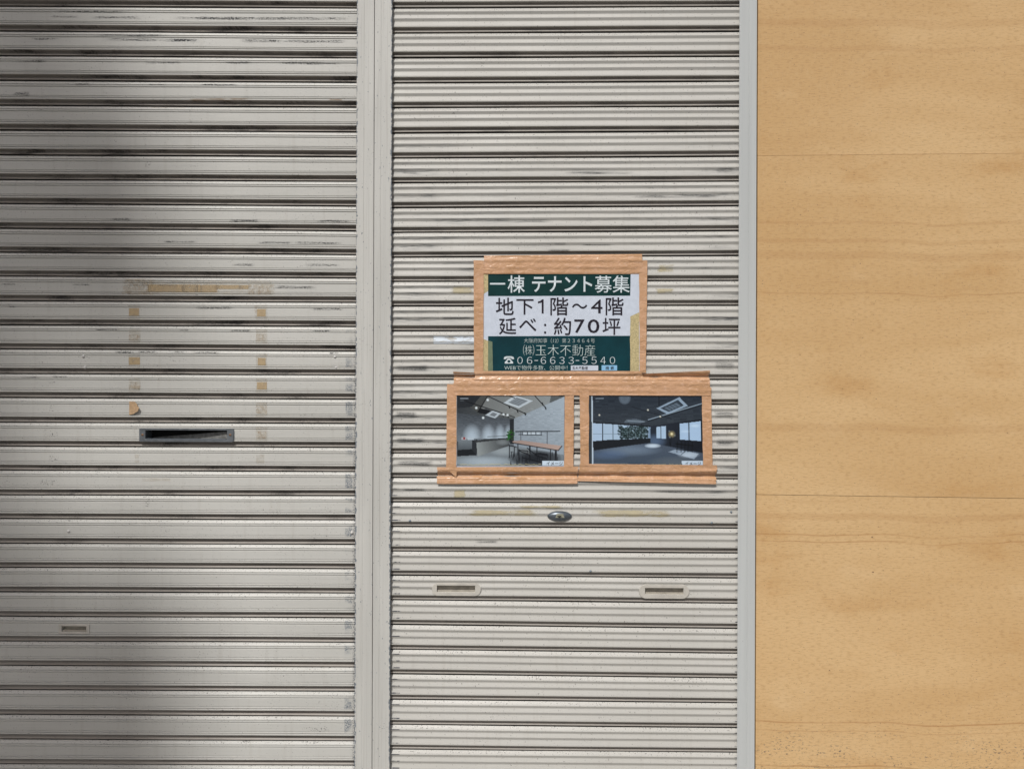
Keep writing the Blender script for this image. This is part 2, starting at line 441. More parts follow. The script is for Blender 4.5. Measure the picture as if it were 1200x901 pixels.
M = {
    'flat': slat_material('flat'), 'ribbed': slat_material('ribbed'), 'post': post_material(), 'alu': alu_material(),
    'ply': plywood_material(), 'tape': tape_material(), 'print': print_material(),
    'paper': plain('white_paper', (0.60, 0.665, 0.77), 0.5, var=0.04, nscale=90),
    'green': plain('green_ink', (0.004, 0.040, 0.040), 0.40, var=0.12, nscale=18, spec=0.22),
    'teal': plain('teal_ink', (0.004, 0.046, 0.060), 0.40, var=0.16, nscale=14, spec=0.22),
    'white_ink': plain('white_letters', (0.62, 0.70, 0.74), 0.5, var=0.03),
    'pale_ink': plain('pale_letters', (0.50, 0.60, 0.60), 0.5, var=0.03),
    'black_ink': plain('black_letters', (0.022, 0.018, 0.028), 0.6, var=0.1, spec=0.15),
    'blue_ink': plain('pale_blue_ink', (0.26, 0.52, 0.78), 0.4, var=0.05),
    'old_tape': plain('aged_clear_tape', (0.58, 0.49, 0.27), 0.6, var=0.16, nscale=260, spec=0.2),
    'old_tape_green': plain('aged_tape_over_green', (0.17, 0.22, 0.14), 0.4, var=0.12, nscale=120),
    'zinc': plain('grey_zinc_casting', (0.20, 0.22, 0.24), 0.38, 0.4, 0.15, 60, bump=0.1),
    'zinc_dull': plain('dusty_metal_flap', (0.22, 0.22, 0.21), 0.6, 0.2, 0.25, 90, bump=0.2),
    'screw': plain('rusty_screw', (0.26, 0.16, 0.10), 0.5, 0.5, 0.2, 300),
    'rivet': plain('painted_rivet', (0.58, 0.57, 0.55), 0.4, 0.0, 0.05, 200),
    'blue_rivet': plain('steel_rivet', (0.24, 0.28, 0.32), 0.35, 0.6, 0.1, 200),
    'handle': plain('beige_plastic_pull', (0.54, 0.52, 0.47), 0.5, var=0.07, nscale=40),
    'handle_in': plain('beige_pull_pocket', (0.44, 0.41, 0.35), 0.55, var=0.14, nscale=60),
    'lock': plain('dark_lock_cover', (0.135, 0.160, 0.185), 0.35, 0.5, 0.15, 120),
    'brass': plain('worn_keyway', (0.36, 0.36, 0.27), 0.5, 0.3, 0.2, 400),
    'black': plain('black_void', (0.008, 0.008, 0.008), 0.8, var=0.1),
    'scrap': plain('torn_kraft_tape', (0.50, 0.34, 0.20), 0.6, var=0.12, nscale=200),
    'render': plain('grey_cement_render', (0.34, 0.33, 0.31), 0.9, var=0.12, nscale=6, bump=0.4),
    'header': plain('beige_header_sheet', (0.50, 0.485, 0.45), 0.5, var=0.06, nscale=4),
    'asphalt': plain('asphalt', (0.055, 0.055, 0.056), 0.9, var=0.2, nscale=60, bump=0.5),
    'paving': plain('concrete_paving', (0.33, 0.32, 0.30), 0.9, var=0.14, nscale=12, bump=0.3),
    'kerb': plain('concrete_kerb', (0.38, 0.37, 0.35), 0.9, var=0.12, nscale=20),
    'tile': plain('pale_tiled_building', (0.42, 0.39, 0.35), 0.7, var=0.08, nscale=3),
    'glass': plain('dark_window_glass', (0.03, 0.04, 0.05), 0.08, var=0.1),
    'edge_block_white': plain('edge_block_panel', (0.60, 0.60, 0.58), 0.5, var=0.05),
    'streak': streak_material('dark_rub_streak', (0.035, 0.037, 0.043, 1), (16, 1, 420), 0.95),
    'smear': streak_material('grey_smear', (0.075, 0.080, 0.085, 1), (9, 1, 170), 0.66, floor=0.62),
    'scratch': decal_material('dark_scratches', (0.06, 0.06, 0.065, 1), 0.56, 0.05, (260, 1, 260), 0.7),
    'residue': decal_material('tape_glue_strong', (0.50, 0.38, 0.22, 1), 0.16, 0.34, (60, 1, 110), 0.78, (0.45, 0.34, 0.205, 1), 0.05),
    'residue_thin': decal_material('tape_glue_patchy', (0.46, 0.35, 0.22, 1), 0.36, 0.34, (120, 1, 90), 0.40, None, 0.05),
    'residue_faint': decal_material('tape_glue_faint', (0.50, 0.43, 0.32, 1), 0.30, 0.30, (40, 1, 200), 0.20, None, 0.05),
    'yellow': decal_material('yellowed_glue', (0.53, 0.47, 0.31, 1), 0.26, 0.34, (14, 1, 50), 0.72),
    'rust': decal_material('rust_line', (0.36, 0.23, 0.12, 1), 0.36, 0.25, (30, 1, 200), 0.45),
    'label_white': decal_material('torn_white_label', (0.68, 0.75, 0.82, 1), 0.45, 0.03, (34, 1, 260), 0.95, None, 0.04),
}
LINES = {}

# ------------------------------------------------------------------ the setting
def sheet(name, x0, x1, y0, y1, z0, z1, mat, kind='structure'):
    return tag(MB().box(x0, x1, y0, y1, z0, z1).build(name, M[mat]), kind=kind)

me = [( -150, -150, -0.16), (150, -150, -0.16), (150, 150, -0.16), (-150, 150, -0.16)]
tag(mesh('ground', me, [(0, 1, 2, 3)], M['paving']), kind='structure')
sheet('road', -40, 40, -18.0, -2.9, -0.15, -0.12, 'asphalt')
sheet('pavement', -40, 40, -2.75, 0.6, -0.15, 0.0, 'paving')
sheet('kerb', -40, 40, -2.90, -2.752, -0.15, 0.004, 'kerb')
sheet('far_pavement', -40, 40, -21.9, -18.002, -0.15, 0.0, 'paving')

# ------------------------------------------------------------------ roller shutters
L20 = [8,37,66,95,124,153,182,211,239,268,296,324,353,381,409,438,466,495,523,551,580,607.7,636.7,665,693.5,722,751,779.5,808,837,866,895]
L400 = [10,39.4,68.2,97.2,126.2,155.2,184.2,213,242,271,298.7,325.9,354.5,382.8,411.5,439.6,468,496.3,524.3,552.6,580.9,609.2,638,666.5,695,724,752.5,781.5,810,839,868,896.5]
R465 = [10,39.4,68.5,97.8,127,156.5,185.8,214.8,243.9,273,302,330.5,359.3,388.3,416.7,445,473.7,502.5,531.3,560,588.5,617.3,646,674.3,703,732,761,790,819.5,849,878]
R865 = [8.3,37.5,66.8,96,125.3,154.5,183.8,213,242,271,300,329.3,358.3,387.7,416.3,445.3,474.3,503,532.3,561.5,590.3,619.3,648.4,677.7,707.2,736.7,765.7,794.7,823.7,853,881.7]

# profile: (fraction of the pitch below the joint line, depth in mm; negative = towards the street)
PROF_FLAT = [(t / 28.6, y) for t, y in [(0.45,2.6),(0.5,1.2),(1.6,-1.6),(2.8,-4.0),(3.9,-4.5),(4.5,-2.3),(5.1,-4.7),(6.3,-4.7),(6.9,-2.2),(7.6,-3.9),(8.5,-4.0),
    (17.0,-4.0),(17.5,-2.3),(18.1,-4.7),(18.9,-4.7),(19.5,-2.2),(20.1,-4.9),(21.4,-4.9),(21.9,-3.9),(22.05,-2.6),(22.1,6.6),(23.0,7.4),(24.2,6.4),(25.6,3.8),(26.8,0.6),(27.3,-0.6),(27.4,2.2)]]
PROF_RIB = [(t / 29.0, y) for t, y in [(0.25,2.8),(0.35,1.6),(2.2,-1.4),(4.1,-4.2),(4.7,-4.5),(5.2,-4.2),(7.2,-1.4),(7.9,-1.1),(8.7,-1.4),(11.8,-4.1),(12.4,-4.4),(13.0,-4.1),(15.0,-1.4),(15.7,-1.1),(16.5,-1.4),
    (20.3,-4.1),(21.5,-4.6),(22.3,-4.4),(22.6,-3.3),(22.65,5.0),(26.0,5.0),(26.1,-0.3),(26.4,-0.8),(27.3,-0.8),(27.55,-0.1),(27.6,2.4)]]

def prof_y(prof, t):
    for (t0, y0), (t1, y1) in zip(prof[1:], prof[2:]):
        if t0 <= t <= t1:
            return y0 + (y1 - y0) * (t - t0) / max(1e-9, t1 - t0)
    return -4.0

class Shutter:
    def __init__(self, root, prof, pa, ta, pb, tb, xl, xr, mat):
        self.root, self.prof, self.mat = root, prof, mat
        za = [P(pa, q).z for q in ta]; zb = [P(pb, q).z for q in tb]
        self.xa, self.xb = P(pa, 450).x, P(pb, 450).x
        pitch = ((za[0] - za[-1]) / (len(za) - 1) + (zb[0] - zb[-1]) / (len(zb) - 1)) / 2
        up = 0
        while za[0] < 2.72: za.insert(0, za[0] + pitch); zb.insert(0, zb[0] + pitch); up += 1
        while za[-1] - pitch > 0.07: za.append(za[-1] - pitch); zb.append(zb[-1] - pitch)
        self.up, self.za, self.zb, self.xl, self.xr, self.pitch = up, za, zb, xl, xr, pitch
        self.slats = {}
        rr = random.Random(int(xl * 100))
        self.tilt = [rr.uniform(-0.0011, 0.0011) for _ in za]
    def line(self, k, x):
        f = (x - self.xa) / (self.xb - self.xa)
        return self.za[k] + (self.zb[k] - self.za[k]) * f
    def wob(self, k, x):
        return 0.0009 * mnoise.noise(Vector((x * 2.1, k * 3.7, self.xl * 5)))
    def dep(self, k, x):
        return 0.0011 * mnoise.noise(Vector((x * 1.3, k * 1.9 + 40, self.xl * 3)))
    def surf(self, k, x, t):
        z0, z1 = self.line(k, x), self.line(k + 1, x)
        return Vector((x, prof_y(self.prof, t) / 1000 + self.dep(k, x) + self.tilt[k] * (t - 0.4), z0 + (z1 - z0) * t + self.wob(k, x)))
    def frac(self, k, x, z):
        z0, z1 = self.line(k, x), self.line(k + 1, x)
        return (z0 - z) / (z0 - z1)
    def find(self, px, py):
        q = P(px, py, -0.004)
        for k in range(len(self.za) - 1):
            if self.line(k, q.x) >= q.z > self.line(k + 1, q.x): return k
    def build(self, holes):
        """holes: {k: [(x0, x1, t0, t1), ...]} openings cut for pulls and the letter slot"""
        n = 22
        base = [self.xl + (self.xr - self.xl) * i / n for i in range(n + 1)]
        for k in range(len(self.za) - 1):
            hs = holes.get(k, [])
            xs = sorted(set(base + [h for q in hs for h in q[:2]]))
            prof = list(self.prof)
            for q in hs:
                for t in q[2:]:
                    prof.append((t, prof_y(self.prof, t)))
            if hs: prof = prof[:1] + sorted(prof[1:-1] + prof[-1:], key=lambda a: a[0])
            V, F, U = [], [], []
            for x in xs:
                z0, z1 = self.line(k, x), self.line(k + 1, x)
                for t, y in prof:
                    V.append((x, y / 1000 + self.dep(k, x) + self.tilt[k] * (t - 0.4), z0 + (z1 - z0) * t + self.wob(k, x))); U.append((x, t))
            m = len(prof)
            for i in range(len(xs) - 1):
                for j in range(m - 1):
                    cx, ct = (xs[i] + xs[i + 1]) / 2, (prof[j][0] + prof[j + 1][0]) / 2
                    if any(h[0] < cx < h[1] and h[2] < ct < h[3] for h in hs): continue
                    F.append((i * m + j, i * m + j + 1, (i + 1) * m + j + 1, (i + 1) * m + j))
            self.slats[k] = mesh('slat', V, F, self.mat, self.root, smooth=38, uvs=U)
        zb = min(self.line(len(self.za) - 1, self.xl), self.line(len(self.za) - 1, self.xr))
        MB().box(self.xl, self.xr, -0.012, 0.022, 0.002, zb - 0.002, 0.002).build('bottom_bar', M['header'], self.root, 40)
    def decal(self, name, px0, px1, py0, py1, mat, off=0.00035):
        """thin film on one slat following its profile"""
        k = self.find((px0 + px1) / 2, (py0 + py1) / 2)
        a, b = P(px0, py0, -0.004), P(px1, py1, -0.004)
        xm = (a.x + b.x) / 2
        t0, t1 = max(0.02, self.frac(k, xm, a.z)), min(0.955, self.frac(k, xm, b.z))
        ts = sorted(set([t0, t1] + [t for t, y in self.prof[1:-1] if t0 < t < t1]))
        nx = 8
        V, F, U = [], [], []
        for i in range(nx + 1):
            x = a.x + (b.x - a.x) * i / nx
            for t in ts:
                q = self.surf(k, x, t); q.y -= off
                V.append(q); U.append((i / nx, (t - t0) / (t1 - t0)))
        m = len(ts)
        for i in range(nx):
            for j in range(m - 1):
                F.append((i * m + j, i * m + j + 1, (i + 1) * m + j + 1, (i + 1) * m + j))
        return mesh(name, V, F, M[mat], self.slats[k], smooth=40, uvs=U)
    def rivet(self, px, py, r=0.0042, mat='rivet'):
        k = self.find(px, py); q = P(px, py, -0.004)
        s = self.surf(k, q.x, self.frac(k, q.x, q.z))
        MB().dome(q.x, q.z, min(s.y, -0.003), r, r, r * 0.85).build('rivet', M[mat], self.slats[k], 60)
    def hole(self, px0, px1, py0, py1):
        k = self.find((px0 + px1) / 2, (py0 + py1) / 2)
        a, b = P(px0, py0, -0.004), P(px1, py1, -0.004)
        xm = (a.x + b.x) / 2
        return k, (a.x, b.x, self.frac(k, xm, a.z), self.frac(k, xm, b.z))

xL0, xL1 = P(-260, 450).x, P(424, 450).x
xR0, xR1 = P(453, 450).x, P(872, 450).x
rootL = tag(empty('roller_shutter', ((xL0 + xL1) / 2, 0, 0)), 'wide grey roller shutter of flat slats with a dark letter slot, on the left', 'roller shutter')
rootR = tag(empty('roller_shutter', ((xR0 + xR1) / 2, 0, 0)), 'narrower grey roller shutter of ribbed slats behind the taped sign and photos', 'roller shutter')
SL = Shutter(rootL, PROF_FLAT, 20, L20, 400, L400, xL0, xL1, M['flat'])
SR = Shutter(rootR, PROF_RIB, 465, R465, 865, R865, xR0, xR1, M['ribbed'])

def outline_rect(a, b, r=0.0, seg=4, grow=0.0):
    """rounded rectangle between world corners a (top left) and b (bottom right)"""
    x0, x1, z0, z1 = a.x - grow, b.x + grow, b.z - grow, a.z + grow
    pts = []
    for cx, cz, s in ((x0 + r, z0 + r, 180), (x1 - r, z0 + r, 270), (x1 - r, z1 - r, 0), (x0 + r, z1 - r, 90)):
        for i in range(seg + 1):
            t = R(s + 90 * i / seg)
            pts.append((cx + r * math.cos(t), cz + r * math.sin(t)))
    return pts

holesL, holesR = {}, {}
for S_, H_, rects in ((SL, holesL, [(166, 271, 503.5, 515.8), (70, 103, 732.5, 741.8)]),
                      (SR, holesR, [(510, 559.5, 684.8, 695.4), (753, 804, 687.3, 697.8)])):
    for r_ in rects:
        k_, h_ = S_.hole(*r_)
        H_.setdefault(k_, []).append(h_)
SL.build(holesL)
SR.build(holesR)

# letter slot: cast frame, two screws, a dropped flap seen inside
def letter_slot():
    a, b = P(163, 502, -0.007), P(274, 518, -0.007)
    ia, ib = P(170.5, 504, -0.007), P(266, 515, -0.007)
    k = SL.find(218, 510)
    fr = MB()
    fr.ring(outline_rect(a, b, 0.0042), outline_rect(ia, ib, 0.0022), -0.0082, -0.0036, 0.030)
    ob = fr.build('letter_slot_frame', M['zinc'], SL.root, 40)
    bv = ob.modifiers.new('edge', 'BEVEL'); bv.width = 0.0014; bv.segments = 2; bv.limit_method = 'ANGLE'; bv.angle_limit = R(50)
    for px in (166.9, 269.8):
        c = P(px, 509.5, -0.0082)
        s = MB().dome(c.x, c.z, -0.0082, 0.0036, 0.0034, 0.0011).build('screw', M['screw'], ob, 60)
    MB().box(ia.x + 0.002, ib.x - 0.002, -0.0089, -0.0020, ib.z + 0.0002, ib.z + 0.0020, 0.0004).build('slot_edge_highlight', M['blue_rivet'], ob)  # lighter strip added to paint the highlight along the opening's bottom edge
    # flap hanging askew behind the opening
    V = [(ia.x + 0.004, 0.028, ib.z - 0.001), (ib.x - 0.002, 0.000, ib.z - 0.001), (ib.x - 0.002, 0.0006, ia.z - 0.003), (ia.x + 0.004, 0.030, ib.z + 0.003)]
    V += [(x, y + 0.0012, z) for x, y, z in V]
    mesh('flap', V, [(0, 1, 2, 3), (7, 6, 5, 4), (0, 4, 5, 1), (1, 5, 6, 2), (2, 6, 7, 3), (3, 7, 4, 0)], M['zinc_dull'], ob)
    MB().box(ia.x - 0.01, ib.x + 0.01, 0.034, 0.040, ib.z - 0.02, ia.z + 0.02).build('inner_cover', M['black'], ob)
letter_slot()

def pull(S, ox0, oy0, ox1, oy1, ix0, iy0, ix1, iy1, rounded, name='finger_pull'):
    y = -0.0062
    a, b = P(ox0, oy0, y), P(ox1, oy1, y)
    ia, ib = P(ix0, iy0, y), P(ix1, iy1, y)
    r = (a.z - b.z) / 2 * 0.97 if rounded else 0.0012
    ob = MB().ring(outline_rect(a, b, r, 6), outline_rect(ia, ib, 0.0008, 6), y, -0.0025, 0.007).build(name, M['handle'], S.root, 40)
    bv = ob.modifiers.new('edge', 'BEVEL'); bv.width = 0.0006; bv.segments = 2; bv.limit_method = 'ANGLE'; bv.angle_limit = R(50)
    # pocket back, with the ledge the fingers hook on
    h = ia.z - ib.z
    MB().box(ia.x - 0.001, ib.x + 0.001, 0.0068, 0.009, ib.z - 0.001, ia.z + 0.001).box(ia.x + 0.0002, ib.x - 0.0002, -0.001, 0.0066, ib.z + 0.0002, ib.z + h * 0.24).build('pocket', M['handle_in'], ob)
pull(SR, 506, 683.2, 563.5, 698.2, 512, 685.8, 556.7, 694, True)
pull(SR, 749, 684.6, 807.7, 701.5, 756, 688.7, 801, 696.6, True)
pull(SL, 68.5, 731.2, 104.8, 742.8, 72, 733.4, 101, 740.3, False)

# oval lock cover on the ribbed shutter
def lock_cover():
    c = P(655.8, 604.6, -0.005)
    rx, rz = 0.0325, 0.0136
    o = MB().dome(c.x, c.z, -0.0035, rx, rz, 0.010, 28, 6).build('lock_cover', M['lock'], SR.root, 50)
    V = []
    for ux, uz in ((-0.0115, -0.0028), (0.0125, -0.0028), (0.009, 0.0070), (-0.008, 0.0074)):
        for d in (0,):
            rr = (ux / rx) ** 2 + (uz / rz) ** 2
            V.append((c.x + ux, -0.0035 - 0.010 * math.sqrt(max(0, 1 - rr)) - 0.0012, c.z + uz))
    V += [(x, y + 0.003, z) for x, y, z in V]
    pl = mesh('keyway_plate', V, [(0, 1, 2, 3), (7, 6, 5, 4), (0, 4, 5, 1), (1, 5, 6, 2), (2, 6, 7, 3), (3, 7, 4, 0)], M['brass'], o)
    mb = MB()
    for dx, dz, w in ((-0.0045, 0.0016, 0.0016), (-0.0015, -0.0002, 0.002), (0.002, 0.0012, 0.0017), (0.0, 0.0024, 0.0012)):
        mb.box(c.x + dx - w, c.x + dx + w, -0.0158, -0.0120, c.z + dz - 0.0009, c.z + dz + 0.0009)
    mb.build('keyhole', M['black'], pl)
lock_cover()

for px, py in ((98, 417.5), (100, 430.5), (392.5, 418), (394, 430.5), (80.5, 622.2), (412.5, 624)):
    SL.rivet(px, py)
for px, py in ((480.5, 610), (857, 600), (834, 612.5), (692, 669)):
    SR.rivet(px, py, 0.0032, 'blue_rivet')

# glue left by old notices, rub streaks and stains (px0, px1, py0, py1, look)
for q in [
    (143, 180, 326.5, 346, 'residue_thin'), (146, 322, 328, 346, 'residue_faint'), (172, 256, 333.2, 342.5, 'residue'), (250, 292, 333.8, 338.8, 'residue'), (290, 322, 333, 345, 'residue_thin'),
    (151, 163, 361, 370.2, 'residue'), (151, 164.5, 392, 399, 'residue_thin'), (151, 164.5, 418.5, 427.8, 'residue'), (151, 165, 447.5, 456.5, 'residue_thin'),
    (301, 311.5, 362, 371, 'residue'), (300, 311.5, 391, 399.5, 'residue_thin'), (302, 311.5, 419, 428, 'residue'), (301, 313, 447.5, 456.5, 'residue'), (300, 313, 475, 485, 'residue_thin'),
    (302, 312, 505, 514, 'residue_thin'), (158, 163, 532, 542, 'residue_faint'), (300, 310, 532, 543, 'residue_faint'), (298, 300.6, 358, 372, 'residue_thin'), (166, 200, 560, 564, 'residue_faint'), (176, 218, 124.0, 127.0, 'residue_faint')]:
    SL.decal('glue_mark', *q)
for y0 in (357, 385.5, 414, 442.5, 471, 499.5):
    for xa_ in (150.5, 299.5):
        if y0 == 471 and xa_ < 200 or y0 == 499.5 and xa_ < 200: continue
        SL.decal('glue_mark', xa_, xa_ + 14, y0, y0 + 18, 'residue_faint', 0.00022)
for q in [
    (58, 92, 18, 21.5), (105, 168, 18.4, 23), (200, 300, 19, 24), (228, 330, 19.5, 24.5), (300, 412, 19.5, 24.5), (60, 150, 12.5, 16),
    (35, 70, 44.3, 47.5), (118, 232, 44.5, 49.5), (195, 235, 45, 50.5), (280, 334, 45, 50.8), (325, 410, 46, 51), (110, 200, 39.8, 44),
    (16, 56, 70, 74.5), (168, 214, 71.8, 75.8), (262, 295, 71.5, 76), (325, 382, 72, 76.5), (350, 402, 73.8, 76.8),
    (86, 106, 97.5, 100.5), (172, 195, 98, 100.7), (233, 280, 98, 101.5), (15, 36, 107, 114.5),
    (130, 155, 255, 259.5), (268, 306, 256.5, 261.5), (368, 412, 257, 262), (300, 345, 282.5, 287), (342, 404, 282.8, 287), (190, 232, 281.5, 285.5),
    (270, 300, 308.5, 312.5), (355, 400, 308.5, 312.5), (318, 372, 333.5, 339.5), (150, 176, 332.8, 335.5), (183, 212, 333, 335.6), (84, 108, 332.5, 335.3), (0, 20, 332, 335),
    (227, 275, 358.5, 363), (362, 404, 360.5, 364.5), (10, 18, 358, 361), (110, 142, 385, 387.8), (210, 222, 385.5, 388.5), (267, 295, 386, 389), (365, 388, 386.5, 389),
    (133, 158, 411, 415), (160, 186, 411, 414), (202, 216, 410.5, 414), (226, 260, 411.5, 414.5), (385, 398, 412, 415.5), (24, 48, 440.5, 444), (60, 80, 440, 443.5)]:
    SL.decal('rub_streak', *q, 'streak')
for q in [(55, 66, 446, 452), (57, 64, 472, 484), (56, 70, 505, 514), (55, 70, 532, 543), (43, 70, 560, 570), (350, 392, 850, 858), (168, 178, 187, 198), (170, 176, 580, 596)]:
    SL.decal('scuff', *q, 'scratch')
SL.decal('rust_line', 215, 300, 115.5, 118.5, 'rust')
SL.decal('rust_line', 384, 404, 115.8, 118.5, 'rust')
for q in [(528, 556, 335.5, 345), (770, 792, 308, 320), (768, 790, 338, 344.5), (531, 546, 573, 584), (545, 632, 596.5, 605.5), (694, 792, 596.5, 607), (604, 660, 592, 596)]:
    SR.decal('glue_mark', *q, 'yellow')
SR.decal('label_scrap', 507, 558, 393.6, 403.2, 'label_white')
for q in [(515, 556, 370.5, 375), (640, 670, 290.8, 296.8), (648, 664, 283.5, 287.8), (660, 745, 200, 205), (838, 862, 196, 203), (470, 490, 200, 205), (735, 850, 226.5, 233),
          (560, 650, 256, 262), (758, 800, 370, 374.5), (462, 505, 425, 437), (462, 490, 480, 492), (462, 500, 510, 522), (462, 510, 538, 548), (836, 862, 480, 492), (836, 862, 422, 436), (838, 862, 512, 524),
          (470, 500, 571, 577), (760, 862, 573, 579), (555, 585, 631, 637), (680, 720, 285, 288)]:
    SR.decal('scuff', *q, 'smear')

# torn corner of brown tape still sticking to the flat shutter
def tape_scrap():
    k = SL.find(157, 478)
    pts = [(151.5, 470.3, 0.0), (158, 470.5, 0.2), (161, 473, 0.45), (161.8, 475.5, 0.55), (164.3, 477.5, 1.0), (163, 481.5, 0.9), (157, 485, 0.45), (151.5, 486.2, 0.1)]
    V = []
    for back in (0, 1):
        for px, py, lift in pts:
            q = P(px, py, -0.0052)
            V.append((q.x, -0.0052 - lift * 0.007 + back * 0.0004, q.z))
    q = P(156, 478, -0.0052)
    V.append((q.x, -0.0062, q.z)); V.append((q.x, -0.0058, q.z))
    n = len(pts)
    F = [(i, (i + 1) % n, 2 * n) for i in range(n)] + [(n + (i + 1) % n, n + i, 2 * n + 1) for i in range(n)]
    F += [(i, n + i, n + (i + 1) % n, (i + 1) % n) for i in range(n)]
    o = mesh('tape_scrap', V, F, M['scrap'], SL.slats[k], smooth=30)
tape_scrap()

# ------------------------------------------------------------------ guide posts
def extrude_profile(name, prof, z0, z1, mat, parent, worn_x, nz=2):
    """closed (x, y) outline pulled upright; u = distance from the worn edge for the chipped paint"""
    V, U, F = [], [], []
    n = len(prof)
    for i in range(nz + 1):
        z = z0 + (z1 - z0) * i / nz
        for x, y in prof:
            V.append((x, y, z)); U.append((abs(x - worn_x), z))
    for i in range(nz):
        for j in range(n):
            F.append((i * n + j, i * n + (j + 1) % n, (i + 1) * n + (j + 1) % n, (i + 1) * n + j))
    F.append(tuple(range(n - 1, -1, -1))); F.append(tuple(range(nz * n, nz * n + n)))
    o = mesh(name, V, F, mat, parent, smooth=30, uvs=U)
    bm = bmesh.new(); bm.from_mesh(o.data); bmesh.ops.recalc_face_normals(bm, faces=bm.faces); bm.to_mesh(o.data); bm.free()
    return o

YF = -0.0150                      # front face of the posts
def PX(px, y=YF): return P(px, 450, y).x
def lip(x_lip, x_web, x_crease, yf):
    """U-channel: front lip over the slat ends, web at x_web, back flange"""
    s = 1 if x_web > x_lip else -1
    r = 0.0016 * s
    w = 0.0026 * s
    return [(x_lip + r, yf), (x_crease - 0.0008 * s, yf), (x_crease, yf + 0.0006), (x_crease + 0.0008 * s, yf), (x_web - r * 0.5, yf), (x_web, yf + 0.0008), (x_web, 0.045), (x_lip, 0.045), (x_lip, 0.042), (x_web - w, 0.042),
            (x_web - w, yf + 0.0032), (x_lip + r * 0.6, yf + 0.0032), (x_lip, yf + 0.0024), (x_lip, yf + 0.0012)]
TOPZ = 2.74
xm = PX(437.4)
pt = tag(empty('guide_post', (xm, 0, 0)), 'chipped beige double guide post between the two roller shutters', 'post')
extrude_profile('guide_rail', lip(PX(416.7), xm - 0.0007, PX(425.5), YF), 0.001, TOPZ, M['post'], pt, PX(416.7))
extrude_profile('guide_rail', lip(PX(458.2), xm + 0.0007, PX(445.5), YF), 0.001, TOPZ, M['post'], pt, PX(458.2))

al = tag(empty('guide_post', (PX(876), 0, 0)), 'smooth pale blue-grey aluminium guide post beside the plywood', 'post')
xa0, xa1 = PX(865.4), PX(885.8)
extrude_profile('guide_rail', lip(xa0, xa1, PX(876.5), YF), 0.001, TOPZ, M['alu'], al, xa0 - 1)
# raised flat of the outer half
MB().box(PX(877.2), PX(883.2), YF - 0.0009, YF - 0.0002, 0.001, TOPZ).build('cover_strip', M['alu'], al)

lp = tag(empty('guide_post', (xL0, 0, 0)), 'beige guide post at the far left end of the flat shutter, out of frame', 'post')
extrude_profile('guide_rail', lip(xL0 + 0.03, xL0 - 0.02, xL0 + 0.01, YF), 0.001, TOPZ, M['post'], lp, xL0 + 0.03)

# ------------------------------------------------------------------ plywood hoarding
yw = -0.0080
xw0 = P(886.9, 450, yw).x
xw1 = xw0 + 1.82
hz = tag(empty('plywood_hoarding', ((xw0 + xw1) / 2, 0, 0)), 'bare honey-coloured plywood hoarding of horizontal sheets on the right', 'hoarding')
def seam(pl, pr):
    a, b = P(885.5, pl, yw), P(1200, pr, yw)
    s = (b.z - a.z) / (b.x - a.x)
    return (a.z + s * (xw0 - a.x), a.z + s * (xw1 - a.x))
s1, s2 = seam(182.8, 179.8), seam(579.2, 583.8)
edges = [((TOPZ, TOPZ), s1), (s1, s2), (s2, (0.004, 0.004))]
for i, (t, b) in enumerate(edges):
    g = 0.00045
    dy = (0.0, -0.0007, 0.0003)[i]
    bm = bmesh.new()
    vs = [bm.verts.new(c) for c in ((xw0, yw + dy, b[0] + g), (xw1, yw + dy, b[1] + g), (xw1, yw + dy, t[1] - g), (xw0, yw + dy, t[0] - g),
                                    (xw0, yw + 0.012, b[0] + g), (xw1, yw + 0.012, b[1] + g), (xw1, yw + 0.012, t[1] - g), (xw0, yw + 0.012, t[0] - g))]
    for q in ((0, 1, 2, 3), (7, 6, 5, 4), (0, 4, 5, 1), (1, 5, 6, 2), (2, 6, 7, 3), (3, 7, 4, 0)):
        bm.faces.new([vs[j] for j in q])
    me = bpy.data.meshes.new('plywood_sheet'); bm.to_mesh(me); bm.free()
    link('plywood_sheet', me, M['ply'], hz)
for x in (xw0 + 0.03, xw0 + 0.6, xw0 + 1.2, xw1 - 0.05):
    MB().box(x, x + 0.04, yw + 0.0125, 0.045, 0.003, TOPZ).build('batten', M['ply'], hz)
# filled nail heads and splinters on the sheets
for px, py in ((941, 187), (938, 252), (1023, 670), (972, 785), (1028, 502), (930, 560), (1008, 309), (1022, 629)):
    c = P(px, py, yw)
    MB().dome(c.x, c.z, yw - 0.0002, random.uniform(0.002, 0.0034), random.uniform(0.0009, 0.0014), 0.0008, 10, 3).build('nail_head', M['screw'], hz, 60)

# ------------------------------------------------------------------ shop front around the shutters
fw = tag(empty('shop_front', (0, 0.3, 0)), 'grey rendered shop front that holds the shutters', 'building')
MB().box(xL0 - 3.0, xw1 + 3.0, 0.048, 0.30, 0.001, 9.0).build('back_wall', M['render'], fw)
MB().box(xL0 - 3.0, xL0 - 0.022, -0.03, 0.047, 0.001, 9.0).build('side_wall', M['render'], fw)
MB().box(xw1 + 0.002, xw1 + 3.0, -0.03, 0.047, 0.001, 9.0).build('side_wall', M['render'], fw)
MB().box(xL0 - 0.021, xw1 + 0.001, -0.03, 0.047, TOPZ + 0.32, 9.0).build('upper_wall', M['render'], fw)
MB().box(xL0 - 0.019, xw1 - 0.001, -0.035, 0.046, TOPZ + 0.002, TOPZ + 0.318, 0.004).build('shutter_box', M['header'], fw, 40)

